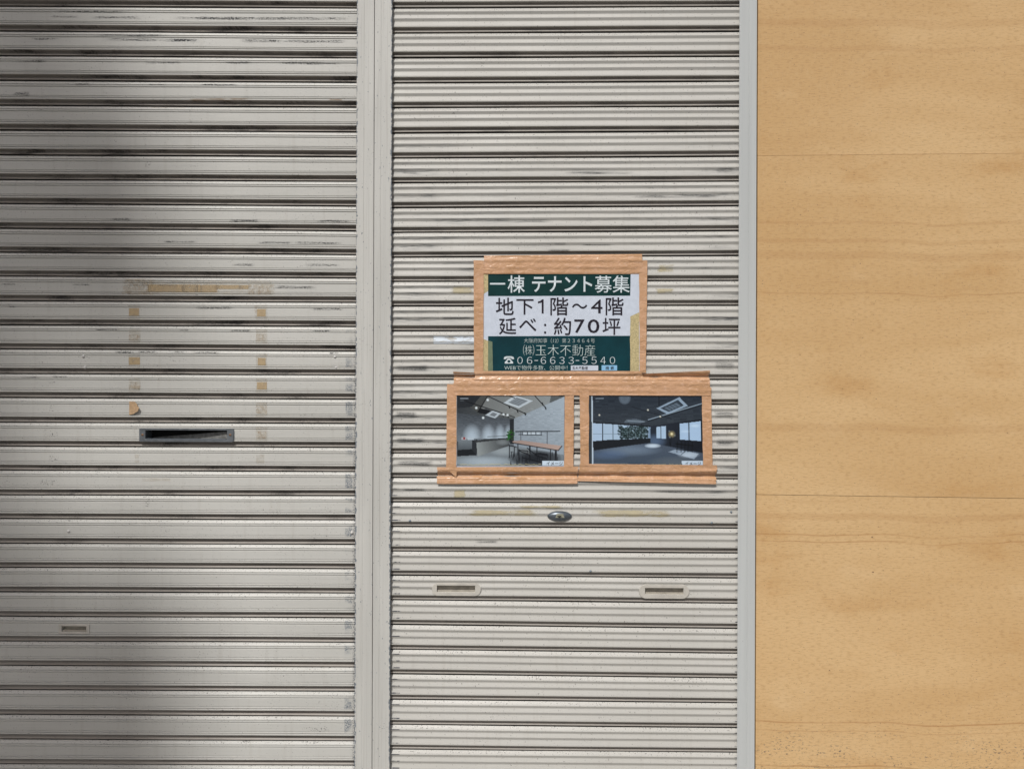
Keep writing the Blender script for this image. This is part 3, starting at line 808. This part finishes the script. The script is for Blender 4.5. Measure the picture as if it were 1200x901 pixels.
# ------------------------------------------------------------------ printed sign, photographs, packing tape
YP = -0.0060
def groove_sag(S, x, z):
    """how far a film sinks into the joints between slats (0..1)"""
    for k in range(len(S.za) - 1):
        if S.line(k, x) >= z > S.line(k + 1, x):
            t = S.frac(k, x, z)
            return math.exp(-((t - 0.85) / 0.10) ** 2) + math.exp(-((t + 0.15) / 0.10) ** 2)
    return 0.0

def rib_follow(S, x, z):
    """depth of the slat surface behind its outermost ribs"""
    for k in range(len(S.za) - 1):
        if S.line(k, x) >= z > S.line(k + 1, x):
            return max(0.0, (prof_y(S.prof, S.frac(k, x, z)) + 4.4) / 1000)
    return 0.0

def quad_pt(c, s, t, y):
    """c: four pixel corners TL, TR, BR, BL"""
    x = (c[0][0] * (1 - s) + c[1][0] * s) * (1 - t) + (c[3][0] * (1 - s) + c[2][0] * s) * t
    z = (c[0][1] * (1 - s) + c[1][1] * s) * (1 - t) + (c[3][1] * (1 - s) + c[2][1] * s) * t
    return P(x, z, y)

def film(name, c, nx, nz, y, mat, parent, sag=0.0, wrinkle=0.0, ripple=0.00035, thick=0.00012, seed=0, jag=0.0, follow=0.32):
    V, F = [], []
    for j in range(nz + 1):
        for i in range(nx + 1):
            s, t = i / nx, j / nz
            q = quad_pt(c, s, t, y)
            if jag and i in (0, nx):
                q.x += jag * mnoise.noise(Vector((seed * 7.1 + i, t * 9, 3)))
            d = ripple * mnoise.noise(Vector((q.x * 9 + seed, q.z * 14, 0)))
            if sag: d += min(0.0022, follow * rib_follow(SR, q.x, q.z)) + sag * groove_sag(SR, q.x, q.z) * (0.75 + 0.5 * mnoise.noise(Vector((q.x * 22, q.z * 5, seed))))
            if wrinkle:
                d -= wrinkle * 0.45 * abs(mnoise.noise(Vector((q.x * 75 + q.z * 50 + seed, q.z * 110 - q.x * 35, seed * 1.7))))
                d -= wrinkle * 0.7 * max(0, mnoise.noise(Vector((q.x * 9 + seed, q.z * 120, seed)))) ** 2 * 2 
            q.y += d
            V.append(q)
    m = nx + 1
    for j in range(nz):
        for i in range(nx):
            F.append((j * m + i, (j + 1) * m + i, (j + 1) * m + i + 1, j * m + i + 1))
    o = mesh(name, V, F, M[mat] if isinstance(mat, str) else mat, parent, smooth=60)
    sd = o.modifiers.new('thickness', 'SOLIDIFY'); sd.thickness = thick; sd.offset = -1; sd.use_rim = False
    return o

def rect(x0, y0, x1, y1): return [(x0, y0), (x1, y0), (x1, y1), (x0, y1)]

_dg = None
def lettering(body, x0, x1, y0, y1, mat, parent, name='lettering', offset=0.0, y=YP - 0.0005, space=1.0):
    cu = bpy.data.curves.new('letters', 'FONT')
    cu.body = body; cu.size = 0.05; cu.offset = offset; cu.resolution_u = 3; cu.space_character = space
    ob = bpy.data.objects.new('letters', cu); col.objects.link(ob)
    bpy.context.view_layer.update()
    me = bpy.data.meshes.new_from_object(ob.evaluated_get(bpy.context.evaluated_depsgraph_get()))
    bpy.data.objects.remove(ob); bpy.data.curves.remove(cu)
    n = len(me.vertices)
    co = np.empty(n * 3, 'f'); me.vertices.foreach_get('co', co); co = co.reshape(-1, 3)
    mn, mx = co.min(0), co.max(0)
    out = np.empty_like(co)
    a, b = P(x0, y0, y), P(x1, y1, y)
    out[:, 0] = a.x + (co[:, 0] - mn[0]) / (mx[0] - mn[0]) * (b.x - a.x)
    out[:, 2] = b.z + (co[:, 1] - mn[1]) / (mx[1] - mn[1]) * (a.z - b.z)
    out[:, 1] = y
    me.vertices.foreach_set('co', out.ravel()); me.update()
    me.name = name
    return link(name, me, M[mat], parent)

# --- rental sign
c0 = P(657, 440, 0)
sg = tag(empty('rental_sign', (c0.x, -0.007, c0.z)), 'green and white printed rental sign in Japanese, taped up above the two photos', 'sign')
sh = film('sheet', [(563, 318), (751, 318), (751, 438), (563, 438)], 30, 20, YP, 'paper', sg)
film('heading_band', [(572, 320.5), (739, 321), (738.5, 346.5), (572, 347)], 24, 4, YP - 0.0003, 'green', sg)
film('address_band', [(572, 394), (739, 393.5), (739, 436), (572, 436)], 24, 6, YP - 0.0003, 'teal', sg)
film('tape_remnant', [(566, 321), (572, 321), (572, 341), (566, 345)], 2, 6, YP - 0.0003, 'old_tape', sg)
film('tape_remnant', [(566, 397), (572, 399.5), (572, 436), (566, 436)], 2, 6, YP - 0.0003, 'old_tape', sg, jag=0.002)
film('tape_remnant', [(572, 399), (577, 400.5), (577.5, 436), (572, 436)], 2, 6, YP - 0.0005, 'old_tape_green', sg, jag=0.002)
film('tape_remnant', [(738.5, 371), (749, 366), (749, 436), (738.5, 436)], 2, 12, YP - 0.00045, 'old_tape', sg, jag=0.003)
YT = YP - 0.0009
lettering('一', 574.2, 592, 331.6, 333.6, 'white_ink', sg, y=YT)
lettering('棟', 595, 615, 322.8, 343.2, 'white_ink', sg, offset=0.0004, y=YT)
lettering('テナント', 623.5, 694, 323.8, 342.4, 'white_ink', sg, offset=0.0008, y=YT)
lettering('募集', 697, 738, 323, 343.2, 'white_ink', sg, offset=0.0002, y=YT)
for ch, x0, x1, y0, y1 in (('地', 581, 602, 348.8, 369), ('下', 605, 625.2, 350.6, 368.6), ('階', 645, 666, 348.6, 369.6), ('〜', 670.3, 688.2, 355.8, 361.6), ('4', 692.6, 706, 351, 367),
                           ('階', 709.8, 730.8, 348.6, 369.6), ('延', 584.6, 605, 372.4, 392), ('べ', 608.3, 628.6, 373.2, 388), ('約', 649, 669.2, 372.2, 392.6), ('7', 673, 685, 374.4, 390), ('0', 688.7, 702.4, 374.2, 390.2), ('坪', 706, 727, 372.6, 392.4)):
    lettering(ch, x0, x1, y0, y1, 'black_ink', sg, offset=0.0 if ch == '4' else 0.0003, y=YT)
def flat_shape(name, pts, mat, y):
    MB().prism([(P(a, b, y).x, P(a, b, y).z) for a, b in reversed(pts)], y, y + 0.0002).build(name, M[mat], sg)
flat_shape('lettering', [(630.4, 353.4), (633.2, 352.6), (635.4, 350.8), (637, 350.8), (637, 367.2), (634.8, 367.2), (634.8, 354.2), (630.4, 355.4)], 'black_ink', YT)
for cy in (380.8, 389.6):
    flat_shape('colon_dot', [(638.8 + 1.35 * math.cos(2 * math.pi * i / 12), cy + 1.35 * math.sin(2 * math.pi * i / 12)) for i in range(12)], 'black_ink', YT)
lettering('大阪府知事（12）第２３４６４号', 614, 697, 396.3, 402, 'pale_ink', sg, offset=-0.0006, y=YT)
lettering('㈱玉木不動産', 613, 697.5, 403.8, 417, 'pale_ink', sg, offset=-0.0007, y=YT)
def telephone_symbol(x0, x1, y0, y1):
    f = lambda u, v: (P(x0 + (x1 - x0) * u, y0 + (y1 - y0) * v, YT).x, P(x0 + (x1 - x0) * u, y0 + (y1 - y0) * v, YT).z)
    hand = [(0, .40), (.04, .14), (.22, .02), (.5, 0), (.78, .02), (.96, .14), (1, .40), (.76, .40), (.72, .24), (.28, .24), (.24, .40)]
    body = [(.36, .32), (.64, .32), (.68, .46), (.90, .80), (.90, 1), (.10, 1), (.10, .80), (.32, .46)]
    m = MB()
    for o in (hand, body):
        m.prism([f(u, v) for u, v in reversed(o)], YT, YT + 0.0002)
    m.build('telephone_symbol', M['white_ink'], sg)
    MB().prism([f(.5 + .15 * math.cos(t), .70 + .17 * math.sin(t)) for t in [-2 * math.pi * i / 14 for i in range(14)]], YT - 0.0003, YT - 0.0001).build('telephone_dial', M['teal'], sg)
telephone_symbol(590.3, 602.5, 417.4, 426)
for ch, x in zip('０６６６３３５５４０', (606.3, 617.5, 633.7, 644.6, 655.4, 666.2, 682.3, 693.0, 703.6, 714.6)):
    lettering(ch, x, x + 6.2, 418.2, 426.4, 'white_ink', sg, offset=-0.0006, y=YT)
for x in (626.3, 674.5):
    lettering('-', x, x + 4.2, 422, 422.8, 'white_ink', sg, y=YT)
lettering('WEBで物件多数、公開中！', 591, 665, 428, 433.8, 'pale_ink', sg, offset=-0.0003, y=YT)
film('search_box', rect(669, 428.2, 701, 434.2), 6, 2, YP - 0.0007, 'paper', sg)
lettering('玉木不動産', 670.5, 689, 429.2, 433.2, 'black_ink', sg, y=YP - 0.0012)
film('search_button', rect(705, 428, 723.2, 434.2), 6, 2, YP - 0.0007, 'blue_ink', sg)
lettering('検 索', 709.5, 719.5, 429.2, 433.4, 'black_ink', sg, y=YP - 0.0012)
YA = -0.0080
film('tape', [(555, 305), (567, 305.5), (566.3, 437), (555.6, 437)], 8, 50, YA, 'tape', sg, sag=0.0010, follow=0.0, wrinkle=0.0010, seed=1, jag=0.0010)
film('tape', [(749, 305.5), (758.6, 305.3), (757, 437), (749.6, 437)], 8, 50, YA, 'tape', sg, sag=0.0010, follow=0.0, wrinkle=0.0010, seed=2, jag=0.0010)
film('tape', [(567.3, 299.6), (752.8, 297.3), (752.3, 321.2), (567, 321)], 90, 22, YA - 0.0009, 'tape', sg, sag=0.0115, wrinkle=0.0014, seed=3, jag=0.0022)
film('tape', [(556.5, 434.8), (750.5, 434.8), (757, 446.5), (556, 446)], 90, 12, YA - 0.0009, 'tape', sg, sag=0.002, wrinkle=0.0014, seed=5, jag=0.0022)

# --- printed photographs: drawn as flat print, pixel by pixel, in vertex colours
class Canvas:
    def __init__(self, w, h, x0, y0, x1, y1, bgc):
        self.w, self.h = w, h
        gx, gy = np.meshgrid(np.linspace(x0, x1, w), np.linspace(y0, y1, h))
        self.x, self.y = gx, gy
        self.c = np.zeros((h, w, 3)) + np.array(bgc, float)
        self.rng = np.random.default_rng(3)
    def blend(self, m, colr):
        m = np.clip(m, 0, 1)[..., None]
        self.c = self.c * (1 - m) + np.array(colr, float) * m
    def poly(self, pts, colr, a=1.0, grad=None):
        inside = np.zeros((self.h, self.w), bool)
        n = len(pts)
        for i in range(n):
            xi, yi = pts[i]; xj, yj = pts[i - 1]
            cond = ((yi > self.y) != (yj > self.y)) & (self.x < (xj - xi) * (self.y - yi) / ((yj - yi) + 1e-9) + xi)
            inside ^= cond
        if grad is not None:
            (ax, ay), (bx, by), c2 = grad
            t = np.clip(((self.x - ax) * (bx - ax) + (self.y - ay) * (by - ay)) / ((bx - ax) ** 2 + (by - ay) ** 2), 0, 1)[..., None]
            cc = np.array(colr, float) * (1 - t) + np.array(c2, float) * t
            m = inside[..., None] * a
            self.c = self.c * (1 - m) + cc * m
        else:
            self.blend(inside * a, colr)
    def line(self, x0, y0, x1, y1, wd, colr, a=1.0):
        dx, dy = x1 - x0, y1 - y0
        t = np.clip(((self.x - x0) * dx + (self.y - y0) * dy) / (dx * dx + dy * dy), 0, 1)
        d = np.hypot(self.x - x0 - t * dx, self.y - y0 - t * dy)
        self.blend(np.clip((wd / 2 + 1.5 - d) / 3, 0, 1) * a, colr)
    def glow(self, cx, cy, rx, ry, colr, a=1.0, p=1.0, ymax=None, ymin=None):
        d = ((self.x - cx) / rx) ** 2 + ((self.y - cy) / ry) ** 2
        m = np.clip(1 - d, 0, 1) ** p * a
        if ymax is not None: m = m * (self.y < ymax)
        if ymin is not None: m = m * (self.y > ymin)
        self.blend(m, colr)
    def grain(self, sx, sy, amt, mask=None):
        h2, w2 = self.h // sy + 2, self.w // sx + 2
        g = self.rng.normal(0, 1, (h2, w2))
        g = np.kron(g, np.ones((sy, sx)))[:self.h, :self.w]
        if mask is not None: g = g * mask
        self.c = self.c + g[..., None] * amt
    def linear(self):
        c = np.clip(self.c * np.array([0.93, 0.985, 1.03]), 0, 255) / 255
        return np.where(c <= 0.04045, c / 12.92, ((c + 0.055) / 1.055) ** 2.4)

def photo_sheet(name, corners, cv, parent, y):
    V, F = [], []
    for j in range(cv.h):
        for i in range(cv.w):
            q = quad_pt(corners, i / (cv.w - 1), j / (cv.h - 1), y)
            q.y += 0.0006 * mnoise.noise(Vector((q.x * 10 + 3, q.z * 13, 0)))
            V.append(q)
    for j in range(cv.h - 1):
        for i in range(cv.w - 1):
            a = j * cv.w + i
            F.append((a, a + cv.w, a + cv.w + 1, a + 1))
    o = mesh(name, V, F, M['print'], parent, smooth=60)
    at = o.data.color_attributes.new('print', 'FLOAT_COLOR', 'POINT')
    rgba = np.ones((cv.h * cv.w, 4), 'f'); rgba[:, :3] = cv.linear().reshape(-1, 3)
    at.data.foreach_set('color', rgba.ravel())
    return o

def paint_cafe():
    c = Canvas(236, 156, 215, 205, 1005, 718, (74, 76, 79))
    c.poly([(215, 205), (1005, 205), (1005, 240), (640, 385), (215, 340)], (58, 60, 62), grad=((215, 260), (640, 260), (96, 97, 96)))
    c.poly([(440, 205), (905, 205), (890, 290), (650, 372), (540, 350), (430, 300), (380, 335)], (122, 121, 117), grad=((440, 220), (880, 300), (148, 148, 145)))
    c.poly([(380, 335), (440, 225), (470, 205), (400, 205), (310, 290)], (78, 77, 74))
    c.poly([(215, 205), (400, 205), (330, 290), (215, 300)], (44, 46, 49))
    c.poly([(215, 335), (640, 380), (640, 570), (215, 540)], (74, 77, 81), grad=((300, 350), (300, 530), (118, 122, 126)))
    c.grain(5, 1, 5, (c.x < 640) & (c.y > 330) & (c.y < 540))
    for cx, rx, top in ((330, 66, 410), (450, 52, 424), (535, 40, 432), (598, 32, 440)):
        c.glow(cx, 512, rx * 1.12, 104, (190, 198, 205), 0.92, 1.0, ymax=520)
    c.poly([(636, 378), (1005, 215), (1005, 718), (636, 600)], (146, 151, 156), grad=((640, 500), (1005, 260), (172, 178, 183)))
    c.grain(6, 1, 6, (c.x > 640) & (c.y > 300) & (c.y < 560))
    c.poly([(215, 640), (600, 570), (720, 590), (1005, 640), (1005, 718), (215, 718)], (128, 132, 134))
    c.glow(420, 690, 230, 45, (178, 184, 188), 0.9)
    c.glow(560, 610, 110, 40, (165, 168, 168), 0.8)
    c.poly([(606, 382), (636, 376), (636, 560), (606, 560)], (42, 44, 47))
    # counters
    c.poly([(230, 540), (332, 534), (332, 600), (230, 612)], (122, 126, 128), grad=((280, 535), (280, 610), (82, 85, 88)))
    c.poly([(222, 604), (366, 596), (366, 642), (222, 650)], (34, 36, 39))
    c.poly([(332, 532), (372, 528), (366, 640), (332, 604)], (48, 50, 53))
    c.poly([(362, 546), (600, 520), (606, 572), (372, 652)], (150, 151, 147), grad=((380, 620), (600, 545), (64, 65, 66)))
    c.glow(560, 548, 60, 26, (146, 148, 146), 0.7)
    c.poly([(340, 540), (420, 525), (600, 515), (602, 522), (364, 550)], (58, 59, 60))
    c.poly([(255, 512), (292, 512), (292, 530), (255, 532)], (176, 170, 170)); c.poly([(266, 512), (280, 512), (280, 528), (266, 529)], (150, 44, 44))
    c.poly([(298, 514), (345, 516), (345, 530), (298, 531)], (186, 192, 196))
    c.line(445, 508, 590, 500, 3, (60, 60, 62))
    # plant
    rng = np.random.default_rng(5)
    for _ in range(46):
        x, y = rng.normal(606, 11), rng.normal(496, 17)
        c.glow(x, y, rng.uniform(4, 9), rng.uniform(4, 8), (22 + rng.integers(0, 40), 62 + rng.integers(0, 50), 36), 0.9, 0.6)
    c.line(607, 520, 607, 545, 6, (30, 36, 32))
    # wall shelf
    c.line(650, 470, 972, 468, 7, (26, 27, 30)); c.line(672, 492, 840, 496, 5, (40, 42, 45)); c.line(880, 470, 880, 575, 4, (40, 42, 45)); c.line(687, 470, 687, 545, 3, (50, 52, 54))
    for x in (705, 740, 765, 800): c.poly([(x, 474), (x + 26, 474), (x + 26, 492), (x, 491)], (196, 200, 203))
    for x in (700, 735, 762, 797, 838): c.line(x, 470, x, 496, 3, (34, 36, 39))
    # shadow below the table, legs, benches, table top
    c.glow(790, 665, 200, 60, (36, 38, 42), 0.95, 0.7)
    for x, y0, y1 in ((666, 560, 640), (752, 575, 660), (756, 575, 670), (806, 585, 650), (905, 600, 690), (940, 605, 690), (948, 600, 680), (605, 575, 660), (640, 580, 650), (675, 600, 700)):
        c.line(x, y0, x, y1, 6, (26, 27, 31))
    c.poly([(680, 600), (745, 598), (760, 640), (690, 625)], (120, 118, 116), 0.5)
    for q in (((602, 572), (655, 582)), ((675, 605), (740, 612)), ((680, 612), (752, 640)), ((795, 630), (880, 645)), ((790, 642), (880, 668)), ((700, 660), (860, 700)), ((735, 590), (800, 640))):
        c.line(*q[0], *q[1], 6, (24, 25, 29))
    for _ in range(26):
        x = rng.uniform(610, 960); y = rng.uniform(610, 690)
        c.line(x, y, x + rng.uniform(-6, 6), y + rng.uniform(20, 50), 4, (22, 23, 27), 0.8)
    c.poly([(815, 622), (884, 632), (880, 648), (812, 636)], (34, 35, 39))
    c.poly([(626, 540), (690, 534), (990, 574), (962, 606), (628, 552)], (166, 140, 128), grad=((640, 545), (980, 590), (188, 158, 144)))
    c.line(628, 552, 962, 608, 6, (38, 36, 38)); c.line(962, 608, 988, 576, 6, (38, 36, 38))
    # ceiling cassette, ducts, spot tracks
    c.poly([(640, 207), (775, 246), (672, 300), (560, 262)], (196, 199, 200)); c.poly([(655, 222), (738, 248), (672, 284), (596, 258)], (110, 113, 116))
    for f in (0.2, 0.4, 0.6, 0.8): c.line(655 - 59 * f, 222 + 36 * f, 738 - 66 * f, 248 + 36 * f, 3, (176, 180, 182))
    c.poly([(480, 318), (540, 338), (500, 374), (428, 350)], (188, 191, 193)); c.poly([(484, 330), (516, 342), (494, 362), (456, 350)], (120, 122, 125))
    c.poly([(390, 300), (470, 318), (430, 345), (370, 330)], (30, 31, 34))
    for q in ((445, 212, 725, 342), (784, 206, 868, 298), (440, 218, 372, 330), (590, 206, 640, 225), (286, 250, 640, 365)):
        c.line(*q, 6, (24, 24, 27))
    for x, y in ((600, 285), (660, 315), (715, 335), (842, 262), (864, 292), (590, 352), (555, 346)):
        c.line(x, y, x + 5, y + 14, 8, (20, 20, 23))
    for x, y in ((362, 298), (445, 240), (560, 345), (590, 350), (412, 370)):
        c.glow(x, y, 11, 11, (240, 240, 236), 1, 0.6)
    c.line(246, 229, 302, 229, 6, (190, 194, 198), 0.8); c.line(246, 245, 268, 245, 3, (150, 154, 158), 0.7)
    c.poly([(845, 684), (1002, 684), (1002, 718), (845, 718)], (216, 222, 228))
    c.poly([(215, 205), (219, 205), (219, 718), (215, 718)], (214, 218, 220))
    for x in range(246, 840, 9):
        c.glow(x, 712 + rng.uniform(-6, 4), 8, 4, (206, 188, 140), 0.8)
    c.grain(1, 1, 2.2)
    return c

def paint_hall():
    c = Canvas(244, 152, 125, 210, 955, 715, (44, 50, 58))
    c.poly([(125, 210), (955, 210), (955, 395), (590, 432), (125, 400)], (46, 52, 60), grad=((540, 215), (540, 420), (58, 63, 69)))
    c.grain(14, 3, 3, c.y < 410)
    c.poly([(125, 395), (580, 428), (580, 560), (125, 610)], (34, 37, 41))
    c.poly([(575, 430), (955, 380), (955, 625), (575, 550)], (44, 49, 58), grad=((600, 480), (900, 560), (30, 33, 39)))
    c.glow(610, 540, 90, 60, (104, 124, 152), 0.7)
    c.poly([(125, 612), (570, 552), (955, 628), (955, 715), (125, 715)], (78, 86, 98), grad=((300, 600), (300, 712), (70, 80, 92)))
    c.glow(430, 605, 240, 48, (116, 128, 142), 0.9)
    c.glow(270, 640, 160, 40, (96, 116, 148), 0.5)
    c.glow(760, 700, 240, 55, (104, 108, 112), 0.7)
    c.glow(590, 574, 62, 17, (206, 214, 222), 1.0, 0.5)
    c.poly([(705, 618), (760, 598), (925, 632), (890, 672)], (150, 160, 172)); c.glow(850, 640, 90, 26, (210, 216, 222), 0.6)
    c.line(795, 640, 830, 610, 6, (96, 104, 114))
    # windows with dark mullions, garden behind the middle ones
    c.poly([(152, 410), (222, 412), (222, 534), (152, 540)], (178, 194, 212)); c.poly([(230, 413), (572, 438), (560, 520), (230, 532)], (176, 192, 208))
    rng = np.random.default_rng(9)
    for _ in range(360):
        x = rng.uniform(338, 560); y = rng.uniform(432, 522)
        if x < 360 and rng.random() < 0.5: continue
        g = rng.integers(0, 46)
        c.glow(x, y, rng.uniform(5, 11), rng.uniform(5, 10), (20 + g, 32 + g, 32 + g), 0.85, 0.5)
    for _ in range(60):
        c.glow(rng.uniform(380, 560), rng.uniform(438, 516), 5, 4, (150, 172, 176), 0.7)
    c.poly([(560, 438), (576, 440), (574, 530), (558, 522)], (132, 150, 170))
    for x in (225, 301, 358, 412, 460, 510): c.line(x, 412, x, 534, 6 if x == 225 else 3, (26, 29, 33))
    c.line(152, 487, 356, 488, 3, (120, 130, 142))
    c.poly([(125, 542), (575, 520), (575, 552), (125, 612)], (33, 36, 40))
    c.poly([(620, 438), (690, 430), (690, 522), (620, 520)], (178, 196, 214)); c.line(651, 432, 651, 522, 5, (54, 60, 68)); c.line(690, 430, 690, 522, 4, (60, 66, 74))
    c.poly([(788, 414), (944, 396), (944, 540), (788, 528)], (176, 196, 218)); c.line(856, 404, 856, 536, 7, (38, 42, 48))
    c.glow(900, 430, 45, 14, (206, 220, 234), 0.7); c.glow(830, 470, 40, 12, (206, 220, 234), 0.6)
    # ceiling things
    c.glow(388, 225, 46, 50, (112, 122, 132), 0.95, 0.4, ymin=213); c.glow(388, 222, 26, 36, (84, 92, 101), 0.7, 0.6)
    c.poly([(790, 222), (852, 285), (700, 345), (620, 302)], (150, 164, 178)); c.poly([(780, 240), (822, 282), (712, 328), (650, 302)], (56, 63, 71))
    c.poly([(768, 262), (800, 284), (716, 320), (676, 300)], (98, 108, 118))
    for f in (0.25, 0.5, 0.75): c.line(768 - 92 * f, 262 + 38 * f, 800 - 84 * f, 284 + 36 * f, 3, (40, 46, 54))
    c.line(955, 268, 560, 385, 6, (158, 170, 180)); c.line(955, 280, 560, 395, 4, (28, 32, 37))
    c.poly([(400, 384), (470, 378), (548, 398), (500, 410), (380, 406)], (96, 104, 112)); c.line(410, 392, 530, 400, 4, (150, 160, 168))
    c.line(440, 290, 730, 380, 4, (30, 34, 40)); c.line(640, 215, 640, 280, 10, (34, 38, 44))
    for x, y in ((202, 350), (558, 314), (648, 362)): c.glow(x, y, 8, 8, (230, 220, 200), 1, 0.6)
    # lamp and people-less furniture near the right windows
    c.glow(730, 490, 30, 28, (168, 148, 104), 0.9, 0.7); c.glow(730, 488, 11, 11, (250, 230, 178), 1, 0.7)
    for x, y in ((712, 468), (752, 500), (716, 512)): c.glow(x, y, 8, 8, (136, 142, 142), 0.8)
    c.line(726, 508, 720, 570, 4, (18, 20, 23)); c.line(712, 530, 716, 575, 3, (18, 20, 23))
    for x in (770, 800, 826, 850, 880): c.line(x, 545, x - 4, 620, 4, (16, 18, 21))
    c.line(760, 560, 885, 574, 7, (18, 20, 23)); c.line(760, 600, 880, 612, 5, (20, 22, 26))
    c.line(176, 230, 232, 229, 6, (170, 178, 186), 0.8); c.line(176, 251, 198, 251, 3, (140, 148, 156), 0.7)
    c.poly([(125, 210), (146, 210), (148, 715), (125, 715)], (60, 64, 68)); c.poly([(144, 210), (152, 210), (157, 715), (148, 715)], (196, 204, 212))
    c.poly([(800, 684), (955, 684), (955, 715), (802, 715)], (206, 214, 222))
    for x in range(250, 800, 11):
        c.glow(x, 711 + rng.uniform(-5, 3), 9, 3.5, (176, 168, 132), 0.75)
    c.line(160, 699, 400, 700, 2.5, (132, 140, 148), 0.7)
    c.grain(1, 1, 2.0)
    return c

YQ = -0.0066
c1 = P(598, 560, 0)
p1 = tag(empty('printed_photo', (c1.x, -0.007, c1.z)), 'taped printed photo of a bright grey cafe room with a long wooden table', 'photo')
photo_sheet('print', [(534.5, 463), (661.8, 463), (661, 545.5), (534.5, 545.5)], paint_cafe(), p1, YQ)
film('backing_sheet', [(532.5, 460), (664, 460), (663.5, 548), (532.5, 548)], 20, 14, YQ + 0.0009, 'paper', p1)
c2 = P(760, 560, 0)
p2 = tag(empty('printed_photo', (c2.x, -0.007, c2.z)), 'taped printed photo of a dark empty hall with daylit windows', 'photo')
photo_sheet('print', [(690.1, 463.8), (822.4, 463.4), (824, 545), (690.1, 545)], paint_hall(), p2, YQ)
film('backing_sheet', [(688, 461), (825, 460), (826, 548), (688, 548)], 20, 14, YQ + 0.0009, 'paper', p2)
lettering('イメージ', 640.5, 659.5, 540.8, 544.9, 'black_ink', p1, 'caption', y=YQ - 0.0009)
lettering('イメージ', 803, 821.5, 541, 545, 'black_ink', p2, 'caption', y=YQ - 0.0009)
film('tape', [(524, 450), (535, 450), (534.8, 560), (522.8, 548)], 8, 44, YA, 'tape', p1, sag=0.0010, follow=0.0, wrinkle=0.0012, seed=11, jag=0.0010)
film('tape', [(661.8, 462), (672.5, 463), (672, 548), (661, 548)], 8, 36, YA, 'tape', p1, sag=0.0010, follow=0.0, wrinkle=0.0010, seed=12, jag=0.0010)
film('tape', [(531.5, 435.5), (700, 444), (700, 463.5), (531.5, 463.2)], 90, 24, YA - 0.0008, 'tape', p1, sag=0.0125, wrinkle=0.0016, seed=13, jag=0.0022)
film('tape', [(512.3, 547.3), (678, 546.5), (676.5, 566.8), (511.8, 567)], 90, 22, YA - 0.0008, 'tape', p1, sag=0.0125, wrinkle=0.0014, seed=14, jag=0.0026)
film('tape', [(679.3, 455), (690, 455.5), (690.2, 546), (680.2, 545)], 8, 40, YA - 0.0016, 'tape', p2, sag=0.0010, follow=0.0, wrinkle=0.0012, seed=15, jag=0.0010)
film('tape', [(822.3, 454), (833.5, 454), (835, 547), (824, 547)], 8, 40, YA, 'tape', p2, sag=0.0010, follow=0.0, wrinkle=0.0012, seed=16, jag=0.0010)
film('tape', [(655, 443), (831.5, 434.2), (833, 463.6), (655, 463)], 90, 24, YA - 0.0016, 'tape', p2, sag=0.0125, wrinkle=0.0018, seed=17, jag=0.0022)
film('tape', [(679.2, 543.3), (840.8, 545), (839, 567.2), (677.5, 563.5)], 90, 22, YA - 0.0012, 'tape', p2, sag=0.0125, wrinkle=0.0016, seed=18, jag=0.0034)

# ------------------------------------------------------------------ unseen building across the road, added and shaped to shade the shutter's left
YB = -22.0
dxs = math.tan(R(SUN_AZ)) * -YB
dzs = math.tan(R(SUN_EL)) / math.cos(R(SUN_AZ)) * -YB
def shade_x(px): return P(px, 450).x - dxs
def shade_z(py): return P(600, py).z + dzs
ob_ = tag(empty('shade_building', (shade_x(60) - 4, YB - 4, 0)), 'pale tiled building across the road, unseen behind the camera, added to cast the left shadow', 'building')
def skew_block(x0, x1, depth, z0, z1, name, mat):
    """upright block whose side walls run parallel to the sun's azimuth"""
    k = math.tan(R(SUN_AZ)) * depth
    V = [(x, y, z) for z in (z0, z1) for x, y in ((x0, YB), (x1, YB), (x1 - k, YB - depth), (x0 - k, YB - depth))]
    mesh(name, V, [(0, 1, 2, 3), (7, 6, 5, 4), (0, 4, 5, 1), (1, 5, 6, 2), (2, 6, 7, 3), (3, 7, 4, 0)], M[mat], ob_)
skew_block(shade_x(35) - 8, shade_x(35), 8, 0.002, shade_z(-900), 'wall', 'tile')
for k in range(9):
    for j in range(3):
        x0 = shade_x(35) - 7.4 + j * 2.4
        MB().box(x0, x0 + 1.6, YB + 0.002, YB + 0.05, 1.2 + k * 3.2, 2.9 + k * 3.2).build('window', M['glass'], ob_)
for a, b, pxe in ((-420, 90, 112), (92, 285, 202), (655, 1250, 226)):  # unseen blocks added to shape the edge of the cast shadow
    skew_block(shade_x(35) + 0.002, shade_x(pxe), 0.25, shade_z(b), shade_z(a), 'shadow_edge_block', 'edge_block_white')
